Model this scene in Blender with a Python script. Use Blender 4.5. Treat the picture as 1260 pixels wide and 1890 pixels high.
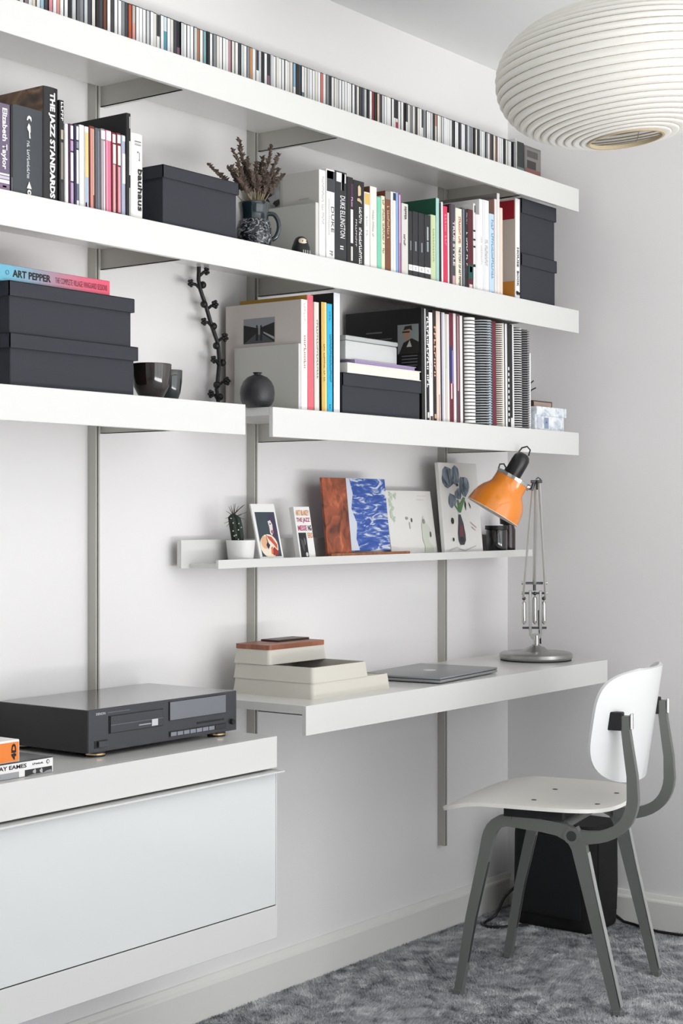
import bpy, bmesh, math, random
import numpy as np
from math import sin, cos, tan, atan, atan2, pi, radians, sqrt
from mathutils import Vector, Matrix

sc = bpy.context.scene
for o in list(bpy.data.objects):
    bpy.data.objects.remove(o)
C = bpy.data.collections.new('room'); sc.collection.children.link(C)
random.seed(7)

# ------------------------------------------------------------------ camera
F_PX, CX, CY, IW, IH = 2980.0, 630.0, 950.0, 1260.0, 1890.0
YAW = atan2(2980, 2220)              # view direction, measured from the shelf wall's normal towards +X
CAM_D, CAM_H = 2.5, 1.168
cd = bpy.data.cameras.new('camera'); cam = bpy.data.objects.new('camera', cd); C.objects.link(cam)
cam.location = (0, -CAM_D, CAM_H); cam.rotation_euler = (pi/2, 0, -YAW)
cd.sensor_fit = 'VERTICAL'; cd.sensor_height = 36; cd.lens = F_PX/IH*36
cd.shift_y = (CY-IH/2)/IH
cd.clip_start = .05
sc.camera = cam

# ------------------------------------------------------------------ light
w = bpy.data.worlds.new('daylight'); sc.world = w; w.use_nodes = True
bg = w.node_tree.nodes['Background']
bg.inputs[0].default_value = (.93, .96, 1, 1); bg.inputs[1].default_value = 1.5
def area_light(name, loc, rot, sx, sy, power, col):
    l = bpy.data.lights.new(name, 'AREA'); l.shape = 'RECTANGLE'; l.size = sx; l.size_y = sy
    l.energy = power; l.color = col
    o = bpy.data.objects.new(name, l); C.objects.link(o); o.location = loc; o.rotation_euler = rot
    return o
WX0, WX1, WZ0, WZ1, WY = .7, 4.05, .06, 2.32, -3.5      # glazed garden doors in the wall opposite the shelves
area_light('daylight_doors', ((WX0+WX1)/2, WY-.06, (WZ0+WZ1)/2), (pi/2, 0, 0), WX1-WX0-.06, WZ1-WZ0-.06, 15, (1, .99, .97))
area_light('upward_fill', (2.2, WY-1.35, -.12), (pi, 0, 0), 4.4, 2.4, 275, (1, .985, .95))  # added up-facing fill lamp, brightens ceiling and upper walls; no terrace is built
vs = sc.view_settings
vs.view_transform = 'Standard'; vs.look = 'None'; vs.exposure = 0.30; vs.gamma = 1; vs.use_curve_mapping = False
sc.cycles.diffuse_bounces = 3; sc.cycles.adaptive_threshold = .035; sc.cycles.max_bounces = 6; sc.cycles.glossy_bounces = 3; sc.cycles.transmission_bounces = 3; sc.cycles.caustics_reflective = False
sc.cycles.sample_clamp_indirect = 6

# ------------------------------------------------------------------ measuring helpers (photo column / row -> place at a known depth Y)
def tp(px): return tan(YAW+atan((px-CX)/F_PX))
def wx(px, Y): return (CAM_D+Y)*tp(px)
def wz(px, py, Y):
    th = atan((px-CX)/F_PX)
    return CAM_H-(py-CY)*(CAM_D+Y)*cos(th)/cos(YAW+th)/F_PX

def mpp(px, Y):
    th = atan((px-CX)/F_PX); return (CAM_D+Y)*cos(th)/cos(YAW+th)/F_PX     # metres per photo pixel there

# ------------------------------------------------------------------ materials
def lin(c):
    if isinstance(c, str):
        c = [int(c[i:i+2], 16)/255 for i in (0, 2, 4)]
    return tuple(v/12.92 if v <= .04045 else ((v+.055)/1.055)**2.4 for v in c)
MATS = {}
def mat(col, rough=.5, metal=0, coat=0, name=None, bump=0, bscale=200, var=0, vscale=8, spec=.5):
    key = (col, rough, metal, coat, name, bump, bscale, var, vscale, spec)
    if key in MATS: return MATS[key]
    m = bpy.data.materials.new(name or 'mat_'+str(col)); m.use_nodes = True
    nt = m.node_tree; b = nt.nodes['Principled BSDF']
    c = lin(col)
    b.inputs['Base Color'].default_value = (*c, 1)
    b.inputs['Roughness'].default_value = rough
    b.inputs['Metallic'].default_value = metal
    b.inputs['Coat Weight'].default_value = coat
    b.inputs['Coat Roughness'].default_value = .06
    b.inputs['Specular IOR Level'].default_value = spec
    tc = nt.nodes.new('ShaderNodeTexCoord')
    n = nt.nodes.new('ShaderNodeTexNoise'); n.inputs['Scale'].default_value = vscale if var else bscale
    n.inputs['Detail'].default_value = 4
    nt.links.new(tc.outputs['Object'], n.inputs['Vector'])
    if var:
        r = nt.nodes.new('ShaderNodeMapRange')
        r.inputs['From Min'].default_value = .3; r.inputs['From Max'].default_value = .7
        r.inputs['To Min'].default_value = 1-var; r.inputs['To Max'].default_value = 1+var
        x = nt.nodes.new('ShaderNodeMix'); x.data_type = 'RGBA'; x.blend_type = 'MULTIPLY'
        x.inputs['Factor'].default_value = 1; x.inputs[6].default_value = (*c, 1)
        nt.links.new(n.outputs['Fac'], r.inputs['Value']); nt.links.new(r.outputs['Result'], x.inputs[7])
        nt.links.new(x.outputs[2], b.inputs['Base Color'])
    if bump:
        n2 = nt.nodes.new('ShaderNodeTexNoise'); n2.inputs['Scale'].default_value = bscale; n2.inputs['Detail'].default_value = 3
        nt.links.new(tc.outputs['Object'], n2.inputs['Vector'])
        bp = nt.nodes.new('ShaderNodeBump'); bp.inputs['Strength'].default_value = bump; bp.inputs['Distance'].default_value = .002
        nt.links.new(n2.outputs['Fac'], bp.inputs['Height']); nt.links.new(bp.outputs['Normal'], b.inputs['Normal'])
    MATS[key] = m
    return m
def ramp_mat(name, stops, scale=(10, 10, 10), detail=4, distort=0, rough=.6, tex='noise', axis=None, contrast=None):
    """colour-ramp material driven by a noise / gradient in object space"""
    m = bpy.data.materials.new(name); m.use_nodes = True
    nt = m.node_tree; b = nt.nodes['Principled BSDF']; b.inputs['Roughness'].default_value = rough
    tc = nt.nodes.new('ShaderNodeTexCoord'); mp = nt.nodes.new('ShaderNodeMapping')
    mp.inputs['Scale'].default_value = scale
    nt.links.new(tc.outputs['Object'], mp.inputs['Vector'])
    if tex == 'noise':
        n = nt.nodes.new('ShaderNodeTexNoise'); n.inputs['Scale'].default_value = 1; n.inputs['Detail'].default_value = detail
        n.inputs['Distortion'].default_value = distort
        nt.links.new(mp.outputs['Vector'], n.inputs['Vector']); out = n.outputs['Fac']
    elif tex == 'wave':
        n = nt.nodes.new('ShaderNodeTexWave'); n.inputs['Scale'].default_value = 1; n.inputs['Distortion'].default_value = distort
        n.inputs['Detail'].default_value = detail
        nt.links.new(mp.outputs['Vector'], n.inputs['Vector']); out = n.outputs['Fac']
    else:
        s = nt.nodes.new('ShaderNodeSeparateXYZ'); nt.links.new(mp.outputs['Vector'], s.inputs[0]); out = s.outputs[axis or 'X']
    cr = nt.nodes.new('ShaderNodeValToRGB'); nt.links.new(out, cr.inputs['Fac'])
    e = cr.color_ramp.elements
    while len(e) < len(stops): e.new(.5)
    for el, (p, c) in zip(e, stops):
        el.position = p; el.color = (*lin(c), 1)
    nt.links.new(cr.outputs['Color'], b.inputs['Base Color'])
    return m

# ------------------------------------------------------------------ mesh builder
class MB:
    def __init__(s): s.v = []; s.f = []; s.m = []; s.mats = []
    def mi(s, m):
        if m not in s.mats: s.mats.append(m)
        return s.mats.index(m)
    def add(s, vs, fs, m):
        b = len(s.v); k = s.mi(m); s.v += [tuple(v) for v in vs]
        for f in fs: s.f.append(tuple(b+i for i in f)); s.m.append(k)
        return s
    def box(s, x0, x1, y0, y1, z0, z1, m):
        vs = [(x, y, z) for z in (z0, z1) for y in (y0, y1) for x in (x0, x1)]
        return s.add(vs, [(0, 2, 3, 1), (4, 5, 7, 6), (0, 1, 5, 4), (2, 6, 7, 3), (0, 4, 6, 2), (1, 3, 7, 5)], m)
    def rbox(s, x0, x1, y0, y1, z0, z1, m, r=.002, seg=2):
        bm = bmesh.new()
        bmesh.ops.create_cube(bm, size=1, matrix=Matrix.Translation(((x0+x1)/2, (y0+y1)/2, (z0+z1)/2)) @ Matrix.Diagonal((x1-x0, y1-y0, z1-z0, 1)))
        bmesh.ops.bevel(bm, geom=list(bm.edges), offset=r, segments=seg, affect='EDGES', profile=.5)
        bm.verts.index_update()
        s.add([v.co[:] for v in bm.verts], [[v.index for v in f.verts] for f in bm.faces], m); bm.free()
        return s
    def prism(s, poly, axis, a0, a1, m, cap=None):
        """polygon extruded along axis; poly in the two other axes (cyclic order)"""
        n = len(poly)
        def mk(p, a):
            return {'x': (a, p[0], p[1]), 'y': (p[0], a, p[1]), 'z': (p[0], p[1], a)}[axis]
        vs = [mk(p, a0) for p in poly]+[mk(p, a1) for p in poly]
        s.add(vs, [(i, (i+1) % n, n+(i+1) % n, n+i) for i in range(n)], m)
        s.add([mk(p, a0) for p in poly], [tuple(range(n))[::-1]], cap or m)
        s.add([mk(p, a1) for p in poly], [tuple(range(n))], cap or m)
        return s
    def tube(s, path, rad, m, n=10, cap=True):
        P = [Vector(p) for p in path]; rs = rad if isinstance(rad, (list, tuple)) else [rad]*len(P)
        rings = []; up = None
        for i, p in enumerate(P):
            t = (P[min(i+1, len(P)-1)]-P[max(i-1, 0)]).normalized()
            if up is None:
                up = t.orthogonal().normalized()
            up = (up-t*up.dot(t)).normalized(); q = t.cross(up)
            rings.append([p+(up*cos(2*pi*k/n)+q*sin(2*pi*k/n))*rs[i] for k in range(n)])
        vs = [v for r in rings for v in r]; fs = []
        for i in range(len(P)-1):
            for k in range(n):
                a = i*n+k; b = i*n+(k+1) % n; fs.append((a, b, b+n, a+n))
        if cap: fs += [tuple(range(n))[::-1], tuple((len(P)-1)*n+k for k in range(n))]
        return s.add(vs, fs, m)
    def lathe(s, prof, m, n=32, c=(0, 0, 0), axis=None, closed=False):
        """prof: (radius, height); axis: direction of height"""
        ax = Vector(axis or (0, 0, 1)).normalized(); u = ax.orthogonal().normalized() if axis else Vector((1, 0, 0)); w_ = ax.cross(u)
        c = Vector(c); vs = []; fs = []
        for r, h in prof:
            for k in range(n):
                a = 2*pi*k/n; vs.append(c+ax*h+(u*cos(a)+w_*sin(a))*r)
        L = len(prof)
        for i in range(L if closed else L-1):
            j = (i+1) % L
            for k in range(n):
                k2 = (k+1) % n; fs.append((i*n+k, i*n+k2, j*n+k2, j*n+k))
        return s.add(vs, fs, m)
    def grid(s, fn, nu, nv, th, m, nrm=None):
        """closed sheet: fn(u,v)->Vector mid surface, th thickness"""
        P = [[Vector(fn(i/nu, j/nv)) for j in range(nv+1)] for i in range(nu+1)]
        def N(i, j):
            a = P[min(i+1, nu)][j]-P[max(i-1, 0)][j]; b = P[i][min(j+1, nv)]-P[i][max(j-1, 0)]
            q = a.cross(b); return q.normalized() if q.length > 1e-9 else Vector((0, 0, 1))
        top = []; bot = []
        for i in range(nu+1):
            for j in range(nv+1):
                q = N(i, j)*th/2; top.append(P[i][j]+q); bot.append(P[i][j]-q)
        W = nv+1; T = len(top); fs = []
        for i in range(nu):
            for j in range(nv):
                a = i*W+j; fs.append((a, a+W, a+W+1, a+1)); fs.append((T+a, T+a+1, T+a+W+1, T+a+W))
        for i in range(nu):
            a = i*W; fs.append((a, T+a, T+a+W, a+W)); a = i*W+nv; fs.append((a, a+W, T+a+W, T+a))
        for j in range(nv):
            a = j; fs.append((a, a+1, T+a+1, T+a)); a = nu*W+j; fs.append((a, T+a, T+a+1, a+1))
        return s.add(top+bot, fs, m)
    def sphere(s, c, r, m, nu=16, nv=10, sz=1):
        prof = [(max(r*sin(pi*i/nv), 1e-5), -r*sz*cos(pi*i/nv)) for i in range(nv+1)]
        return s.lathe(prof, m, nu, c)
    def build(s, name, parent=None, smooth=False, fix=True):
        me = bpy.data.meshes.new(name); me.from_pydata(s.v, [], s.f)
        for m in s.mats: me.materials.append(m)
        me.polygons.foreach_set('material_index', s.m)
        if fix:
            bm = bmesh.new(); bm.from_mesh(me); bmesh.ops.recalc_face_normals(bm, faces=bm.faces); bm.to_mesh(me); bm.free()
        if smooth:
            me.shade_smooth()
            try: me.set_sharp_from_angle(angle=radians(38))
            except Exception: pass
        me.update()
        return obj(name, me, parent)
def obj(name, data, parent=None):
    o = bpy.data.objects.new(name, data); C.objects.link(o)
    if parent is not None: o.parent = parent
    return o
def tag(o, label, cat, group=None, kind=None):
    o['label'] = label
    if cat: o['category'] = cat
    if group: o['group'] = group
    if kind: o['kind'] = kind
    return o
def thing(name, label, cat, loc, rz=0, group=None, ry=0, rx=0):
    o = obj(name, None); o.empty_display_size = .05
    o.location = loc; o.rotation_euler = (rx, ry, rz)
    return tag(o, label, cat, group)
def struct(name, mb, smooth=False):
    o = mb.build(name, None, smooth); o['kind'] = 'structure'; return o
dg = None
def text(s, parent, org, xd, yd, length, height, m, name='lettering', align=0, bold=0, shear=0):
    """flat lettering centred on org, running along xd with its top towards yd"""
    if s[0] == '~':                     # print too small to read: strokes of about the right size and spacing
        n = int(s[1:]); r = random.Random(n*7+int(length*1e5)); O, X, Y = Vector(org), Vector(xd), Vector(yd); mb = MB(); q = length/n
        for i in range(n):
            if n > 5 and r.random() < .12: continue
            a = -length/2+q*i; k = r.random()
            lo_, hi_ = -height/2, height/2*(1 if k < .6 else .45)
            P = lambda u, v: O+X*u+Y*v
            mb.add([P(a+q*.08, lo_), P(a+q*.36, lo_), P(a+q*.36, hi_), P(a+q*.08, hi_)], [(0, 1, 2, 3)], m)
            if k < .75:
                e = lo_ if k < .35 else hi_*.2
                mb.add([P(a+q*.36, e), P(a+q*.86, e), P(a+q*.86, e+height*.3), P(a+q*.36, e+height*.3)], [(0, 1, 2, 3)], m)
            else:
                mb.add([P(a+q*.6, lo_), P(a+q*.86, lo_), P(a+q*.86, hi_), P(a+q*.6, hi_)], [(0, 1, 2, 3)], m)
        o = mb.build(name, parent, fix=False); o['kind'] = 'stuff'
        return o
    c = bpy.data.curves.new('t', 'FONT'); c.body = s; c.size = 1; c.resolution_u = 2; c.offset = bold; c.shear = shear
    o = bpy.data.objects.new('t', c); C.objects.link(o)
    d = bpy.context.evaluated_depsgraph_get(); me = bpy.data.meshes.new_from_object(o.evaluated_get(d))
    bpy.data.objects.remove(o); bpy.data.curves.remove(c)
    co = np.empty(len(me.vertices)*3); me.vertices.foreach_get('co', co); co = co.reshape(-1, 3)
    lo, hi = co.min(0), co.max(0); mid = (lo+hi)/2; sz = np.maximum(hi-lo, 1e-6)
    k = np.array([length/sz[0], height/sz[1]])
    q = (co[:, :2]-mid[:2])*k
    X, Y, O = (np.array(Vector(a)) for a in (xd, yd, org))
    me.vertices.foreach_set('co', (O+q[:, :1]*X+q[:, 1:]*Y).ravel())
    me.materials.clear(); me.materials.append(m); me.update()
    me.name = name
    return obj(name, me, parent)
def prints(name, parent, org, u, v, polys, lift=.0003, n=None, split=False):
    """flat printed shapes: polys = [(material, [(a,b)...])] in metres along u, v from org"""
    if split:
        return [prints(name, parent, org, u, v, [p], lift*(1+i*.35), n) for i, p in enumerate(polys)]
    O, U, V = Vector(org), Vector(u), Vector(v); N = U.cross(V).normalized()
    if n is not None: N = Vector(n)
    mb = MB()
    for i, (m, pl) in enumerate(polys):
        mb.add([O+U*a+V*b+N*lift*(1+i*.35) for a, b in pl], [tuple(range(len(pl)))], m)
    return mb.build(name, parent, fix=False)
def blob(cx, cy, rx, ry, n=14, rot=0, wob=0):
    r = []
    for k in range(n):
        a = 2*pi*k/n; q = 1+wob*sin(3*a+cx*50)+wob*.6*cos(5*a+cy*70)
        x, y = rx*q*cos(a), ry*q*sin(a); r.append((cx+x*cos(rot)-y*sin(rot), cy+x*sin(rot)+y*cos(rot)))
    return r
def rect(a0, b0, a1, b1): return [(a0, b0), (a1, b0), (a1, b1), (a0, b1)]
def smooth(P, n=5):
    P = [Vector(p) for p in P]; out = []
    for i in range(len(P)-1):
        p0, p1, p2, p3 = P[max(i-1, 0)], P[i], P[i+1], P[min(i+2, len(P)-1)]
        for k in range(n):
            t = k/n; out.append(.5*((2*p1)+(p2-p0)*t+(2*p0-5*p1+4*p2-p3)*t*t+(3*p1-p0-3*p2+p3)*t**3))
    return out+[P[-1]]
XA, YA, ZA = Vector((1, 0, 0)), Vector((0, 1, 0)), Vector((0, 0, 1))

# shared materials
WALL = mat('f2f0f0', .85, name='wall_paint', bump=.12, bscale=260)
WALLR = WALL
CEIL = mat('f4f5f5', .9, name='ceiling_paint', bump=.1, bscale=200)
TRIM = mat('e9e8e4', .45, name='trim_paint')
SHELF = mat('dfdfdd', .28, name='white_lacquer', coat=.3)
GLOSS = mat('e2e5e5', .07, name='white_gloss_lacquer', coat=.6)
TRACK = mat('bdbcb4', .42, name='track_aluminium_paint', metal=.15)
WHITE = mat('f2f1ee', .5); PAPER = mat('eae6dc', .8); BLACK = mat('141417', .5); INK = mat('1b1b1e', .7)
BOXM = mat('31333b', .8, name='charcoal_box_card', bump=.25, bscale=900)

# ================================================================== the room
RX, LX, FY, CZ = 4.192, -1.8, WY, 2.488
struct('wall_back', MB().box(LX-.1, RX+.1, 0, .1, -.05, CZ+.05, WALL))
struct('wall_right', MB().box(RX, RX+.1, FY-.1, 0, -.05, CZ+.05, WALLR))
struct('wall_left', MB().box(LX-.1, LX, FY-.1, 0, -.05, CZ+.05, WALL))
mb = MB()
for a, b in ((LX-.1, WX0), (WX1, RX+.1)): mb.box(a, b, FY-.1, FY, -.05, CZ+.05, WALL)
mb.box(WX0, WX1, FY-.1, FY, -.05, WZ0, WALL).box(WX0, WX1, FY-.1, FY, WZ1, CZ+.05, WALL)
struct('wall_front', mb)
mb = MB(); a, b, t = WX0, WX1, .05       # door frames
for k in range(4):
    c = a+(b-a-t)*k/3; mb.box(c, c+t, FY-.04, FY, WZ0, WZ1, TRIM)
mb.box(a, b, FY-.04, FY, WZ0, WZ0+t, TRIM).box(a, b, FY-.04, FY, WZ1-t, WZ1, TRIM)
struct('window_1', mb)
struct('ceiling', MB().box(LX-.1, RX+.1, FY-.1, .1, CZ, CZ+.1, CEIL))
CARPET = ramp_mat('carpet_wool', [(.30, '76787d'), (.46, 'adafb3'), (.56, 'c1c3c6'), (.70, 'e8e9ea')], (20, 20, 20), 8, .8, .95)
struct('floor', MB().box(LX-.1, RX+.1, FY-.1, .1, -.08, 0, CARPET))
# carpet pile: leaning tufts over the part of the floor that can be seen
rng = np.random.default_rng(3)
def pile(n, x0, x1, y0, y1):
    x = rng.uniform(x0, x1, n); y = rng.uniform(y0, y1, n)
    fx = np.sin(x*9+1.3*np.sin(y*7))+np.sin(y*13+x*4)*.7; fy = np.cos(y*8+1.1*np.sin(x*6))+np.sin(x*11-y*5)*.7
    h = rng.uniform(.003, .0068, n); a = rng.uniform(0, 2*pi, n); wd = rng.uniform(.0009, .0018, n)
    lx = .0025*fx+rng.normal(0, .0022, n); ly = .0025*fy+rng.normal(0, .0022, n)
    c, s = np.cos(a)*wd, np.sin(a)*wd
    v = np.empty((n, 3, 3))
    v[:, 0] = np.stack([x-c, y-s, np.zeros(n)], 1); v[:, 1] = np.stack([x+c, y+s, np.zeros(n)], 1)
    v[:, 2] = np.stack([x+lx, y+ly, h], 1)
    return v.reshape(-1, 3)
pv = np.concatenate([pile(230000, 2.5, RX-.02, -1.25, -.02), pile(45000, 1.9, RX-.02, -2.2, -1.25)])
me = bpy.data.meshes.new('carpet_pile'); nt_ = len(pv)//3
me.vertices.add(len(pv)); me.vertices.foreach_set('co', pv.ravel())
me.loops.add(nt_*3); me.loops.foreach_set('vertex_index', np.arange(nt_*3, dtype=np.int32))
me.polygons.add(nt_); me.polygons.foreach_set('loop_start', np.arange(0, nt_*3, 3, dtype=np.int32))
me.materials.append(CARPET); me.update(); me.validate()
tag(obj('carpet_pile', me), 'soft mottled grey pile of the fitted carpet', 'carpet', kind='stuff')
# skirting
bp = [(0, 0), (-.018, 0), (-.018, .076), (-.0165, .080), (-.011, .084), (-.0085, .090), (-.006, .095), (0, .096)]
struct('baseboard_back', MB().prism(bp, 'x', LX, RX, TRIM))
struct('baseboard_right', MB().prism([(RX+a, b) for a, b in bp], 'y', FY, -.018, TRIM))
struct('baseboard_left', MB().prism([(LX-a, b) for a, b in bp], 'y', FY, -.018, TRIM))

# ================================================================== uprights, shelves, desk, cabinet
DS = .28; Z1, Z2, Z3 = 2.101, 1.753, 1.403; LIP = .065; LT = .011
TRX = (2.447, 2.975, 3.809)
def track(x, z0, z1, label, t=.024, wd=.0125):
    o = thing('wall_track', label, 'track', (x, 0, z0), group='aluminium uprights on the shelf wall')
    h = z1-z0
    MB().box(0, wd+.004, -.008, -.0002, 0, h, TRACK).build('back_flange', o)
    MB().box(0, .0035, -t, -.008, 0, h, TRACK).build('side_web', o)
    MB().box(.0035+.0045, wd, -t, -.008, 0, h, TRACK).build('front_web', o)
    MB().box(.0035, .008, -t+.006, -.008, 0, h, mat('8d8c85', .5)).build('slot', o)
track(TRX[0], .3, 2.09, 'pale aluminium upright rising behind the black CD player')
track(TRX[1], .237, 2.09, 'pale aluminium upright behind the stack of grey trays')
track(TRX[2], .237, 2.09, 'pale aluminium upright between desk and tulip picture, its foot showing under the desk')
def shelf(label, x0, x1, z, brackets, name='wall_shelf', depth=DS, lip=LIP, flange=True):
    o = thing(name, label, 'shelf' if name == 'wall_shelf' else 'desk', (x0, 0, z-lip), group='white wall shelves' if name == 'wall_shelf' else None)
    L = x1-x0
    MB().box(.0, L, -depth+LT, -.0245, lip-.018, lip, SHELF).build('board', o)
    MB().rbox(0, L, -depth, -depth+LT, 0, lip, SHELF, .0008, 1).build('front_lip', o)
    mbk = MB()
    a = -.0005
    xs = [x0]+[b for b in brackets]+[x1]
    for b in brackets:
        bx = b+.0130-x0
        m = MB().box(bx, bx+.0025, -depth+LT+.001, -.0245, .003, lip-.018, TRACK)
        m.box(bx, bx+.012, -depth+LT+.001, -.0245, .003, .0045, SHELF)
        m.build('bracket', o)
    return o
shelf('top white wall shelf carrying the long row of CDs', 1.15, 4.119, Z1, TRX)
shelf('middle white wall shelf with the jug, boxes and jazz books', 1.15, 4.119, Z2, TRX)
shelf('short lower white shelf under the two big charcoal boxes', 1.15, 2.638, Z3, TRX[:1])
shelf('lower white shelf with the round black vase and ring binders', 2.730, 4.119, Z3, TRX[1:])
DZ, DD = .757, .37
shelf('white wall-mounted desk with laptop and orange lamp', 2.732, 4.121, DZ, TRX[1:], 'wall_desk', DD, .064)
# picture ledge
lg = thing('picture_ledge', 'narrow white picture ledge holding the cactus and small paintings', 'ledge', (2.702, 0, 1.047))
MB().box(0, 1.423, -.037, -.0245, 0, .0635, SHELF).build('back_plate', lg)
MB().box(.027, 1.423, -.117, -.037, .0005, .009, SHELF).build('base', lg)
MB().box(.027, 1.423, -.124, -.117, 0, .0195, SHELF).build('front_lip', lg)
LZ, LY = 1.0562, 0
# cabinet
CZT, CDP, CX1, CX0 = .702, .36, 2.646, .9
o = thing('wall_cabinet', 'white gloss wall cabinet with a long drop front under the CD player', 'cabinet', (CX0, 0, .277))
L = CX1-CX0; h = CZT-.277
MB().box(0, L, -CDP+.016, -.0245, h-.018, h, SHELF).build('top_panel', o)
MB().rbox(0, L, -CDP, -CDP+.016, h-.066, h, SHELF, .0008, 1).build('top_lip', o)
MB().box(0, L, -CDP+.02, -.03, 0, .016, SHELF).build('bottom_panel', o)
MB().box(0, .016, -CDP+.02, -.03, .016, h-.018, SHELF).build('side_panel', o)
MB().box(L-.016, L-.0005, -CDP+.02, -.03, .016, h-.018, SHELF).build('side_panel', o)
MB().box(.016, L-.016, -.04, -.03, .016, h-.018, SHELF).build('back_panel', o)
fl = MB().rbox(.004, L-.0035, -CDP+.001, -CDP+.018, .0705, h-.0735, GLOSS, .0008, 1).build('drop_front', o)
MB().box(.004, L+.0005, -CDP-.020, -CDP+.018, h-.0735, h-.0705, SHELF).build('pull_edge', fl)
MB().rbox(0, L, -CDP, -CDP+.018, 0, .0685, SHELF, .0008, 1).build('bottom_fascia', o)
MB().box(L-.0030, L, -CDP+.001, -CDP+.018, .0685, h-.0745, SHELF).build('edge_strip', o)
MB().box(.004, L-.004, -CDP+.0025, -CDP+.019, .0685, .0705, INK).build('gap_shade_strip', o)  # black strip painting the shade in the gap below the drop front

# ================================================================== CDs on the top shelf
ORD = ['', 'first', 'second', 'third', 'fourth', 'fifth', 'sixth', 'seventh', 'eighth', 'ninth', 'tenth', 'eleventh', 'twelfth',
       'thirteenth', 'fourteenth', 'fifteenth', 'sixteenth', 'seventeenth', 'eighteenth', 'nineteenth', 'twentieth']
CDY = -.153; CW = .0104; CH = .125; CDEP = .141
CASE = mat('55575a', .25); CASEB = mat('1d1e21', .3)
cd_case = {}
for k, m in (('l', mat('a9abad', .2)), ('d', CASEB), ('g', CASE)):
    mb = MB().box(-CW/2+.0001, CW/2-.0001, 0, CDEP, 0, CH, m)
    cd_case[k] = mb
lab_mesh = {}
def cd_label(col, parts):
    key = (col, parts)
    if key in lab_mesh: return lab_mesh[key]
    mb = MB(); z = .002; hh = CH-.004; x = .0041
    for a, b, c in (parts or ((0, 1, col),)):
        mb.box(-x, x, -.0004, .0006, z+a*hh, z+b*hh, mat(c, .35))
    o = mb.build('spine_label'); me = o.data; bpy.data.objects.remove(o)
    lab_mesh[key] = me; return me
case_me = {}
for k, mb in cd_case.items():
    o = mb.build('disc_case'); case_me[k] = o.data; bpy.data.objects.remove(o)
# (photo column, colour name, colour, printed parts bottom-to-top)
LMK = [(44, 'dusty mauve', '8f7f88', None), (66, 'cream', 'e2dac4', None), (79, 'sky blue', '9fc3d4', None), (92, 'rose pink', 'd98a96', None),
       (105, 'salmon pink', 'cf8f86', None), (143, 'slate grey', '5c6066', None), (190, 'amber and brown', 'c9965c', ((0, .35, 'd8b27c'), (.35, 1, '6b3a22'))),
       (240, 'brick orange', 'b5512f', ((0, .2, 'e8e2da'), (.2, 1, 'b5512f'))), (247, 'pale coral', 'd79c8f', ((0, .7, 'd79c8f'), (.7, 1, 'bdb7ad'))),
       (303, 'teal blue', '4f93a6', ((0, .75, '4f93a6'), (.75, 1, 'cfdde2'))), (327, 'purple with black top', '7d5a6b', ((0, .55, '7d5a6b'), (.55, 1, '16161a'))),
       (367, 'tan brown', 'a36f4b', None), (379, 'sea green', '7fa8ab', None), (422, 'dusty pink', 'b98d9a', None), (465, 'ochre and rust', 'b8794c', ((0, .3, '4d5258'), (.3, 1, 'c08a5a'))),
       (497, 'plum', '876576', ((0, .6, '876576'), (.6, 1, '2b2b31'))), (545, 'powder blue', '8fb3c6', ((0, .55, 'e9ebec'), (.55, 1, '86b0c8'))),
       (557, 'dark teal', '5b7f86', ((0, .5, '5b7f86'), (.5, 1, 'e6eaea'))), (595, 'coral red', 'c96a63', None), (669, 'peach and charcoal', 'c79b78', ((0, .4, 'd0a684'), (.4, 1, '54585d'))),
       (687, 'dark red', '8c3136', None), (697, 'pale apricot', 'e0c5b2', None), (734, 'scarlet with a black top', 'b3263a', ((0, .55, 'b3263a'), (.55, .62, 'e8e6e4'), (.62, 1, '17171a'))),
       (805, 'terracotta flecked', 'c08d7c', ((0, .75, 'd8d2c6'), (.75, 1, 'c08d7c'))), (858, 'graphite', '4b4d52', None), (905, 'dark brown', '5a4a45', None), (915, 'rust brown', '8b5d52', ((0, .4, 'd5cac2'), (.4, 1, '7c4c43')))]
R = random.Random(11)
x = wx(-28, CDY)+CW/2; xend = wx(951, CDY); cds = []
while x < xend-CW/2:
    cds.append(x); x += CW*R.choice((1.0, 1.0, 1.0, 1.02, 1.06))
def col_px(X_, Y): return CX+F_PX*tan(atan(X_/(CAM_D+Y))-YAW)
own = {}
for L_ in LMK:
    i = min(range(len(cds)), key=lambda k: abs(col_px(cds[k], CDY)-L_[0])+(99 if k in own else 0)); own[i] = L_
PLAIN = [('white', 'eceded', 44), ('light grey', 'c9cccd', 14), ('off-white', 'dedbd2', 10), ('black', '191a1d', 13), ('mid grey', '85888c', 8), ('charcoal', '3a3c41', 9), ('white with a dark foot', 'e8e8e8', 6), ('white with a dark head', 'e8e8e7', 5)]
bag = [p for p in PLAIN for _ in range(p[2])]
last = None
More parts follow.
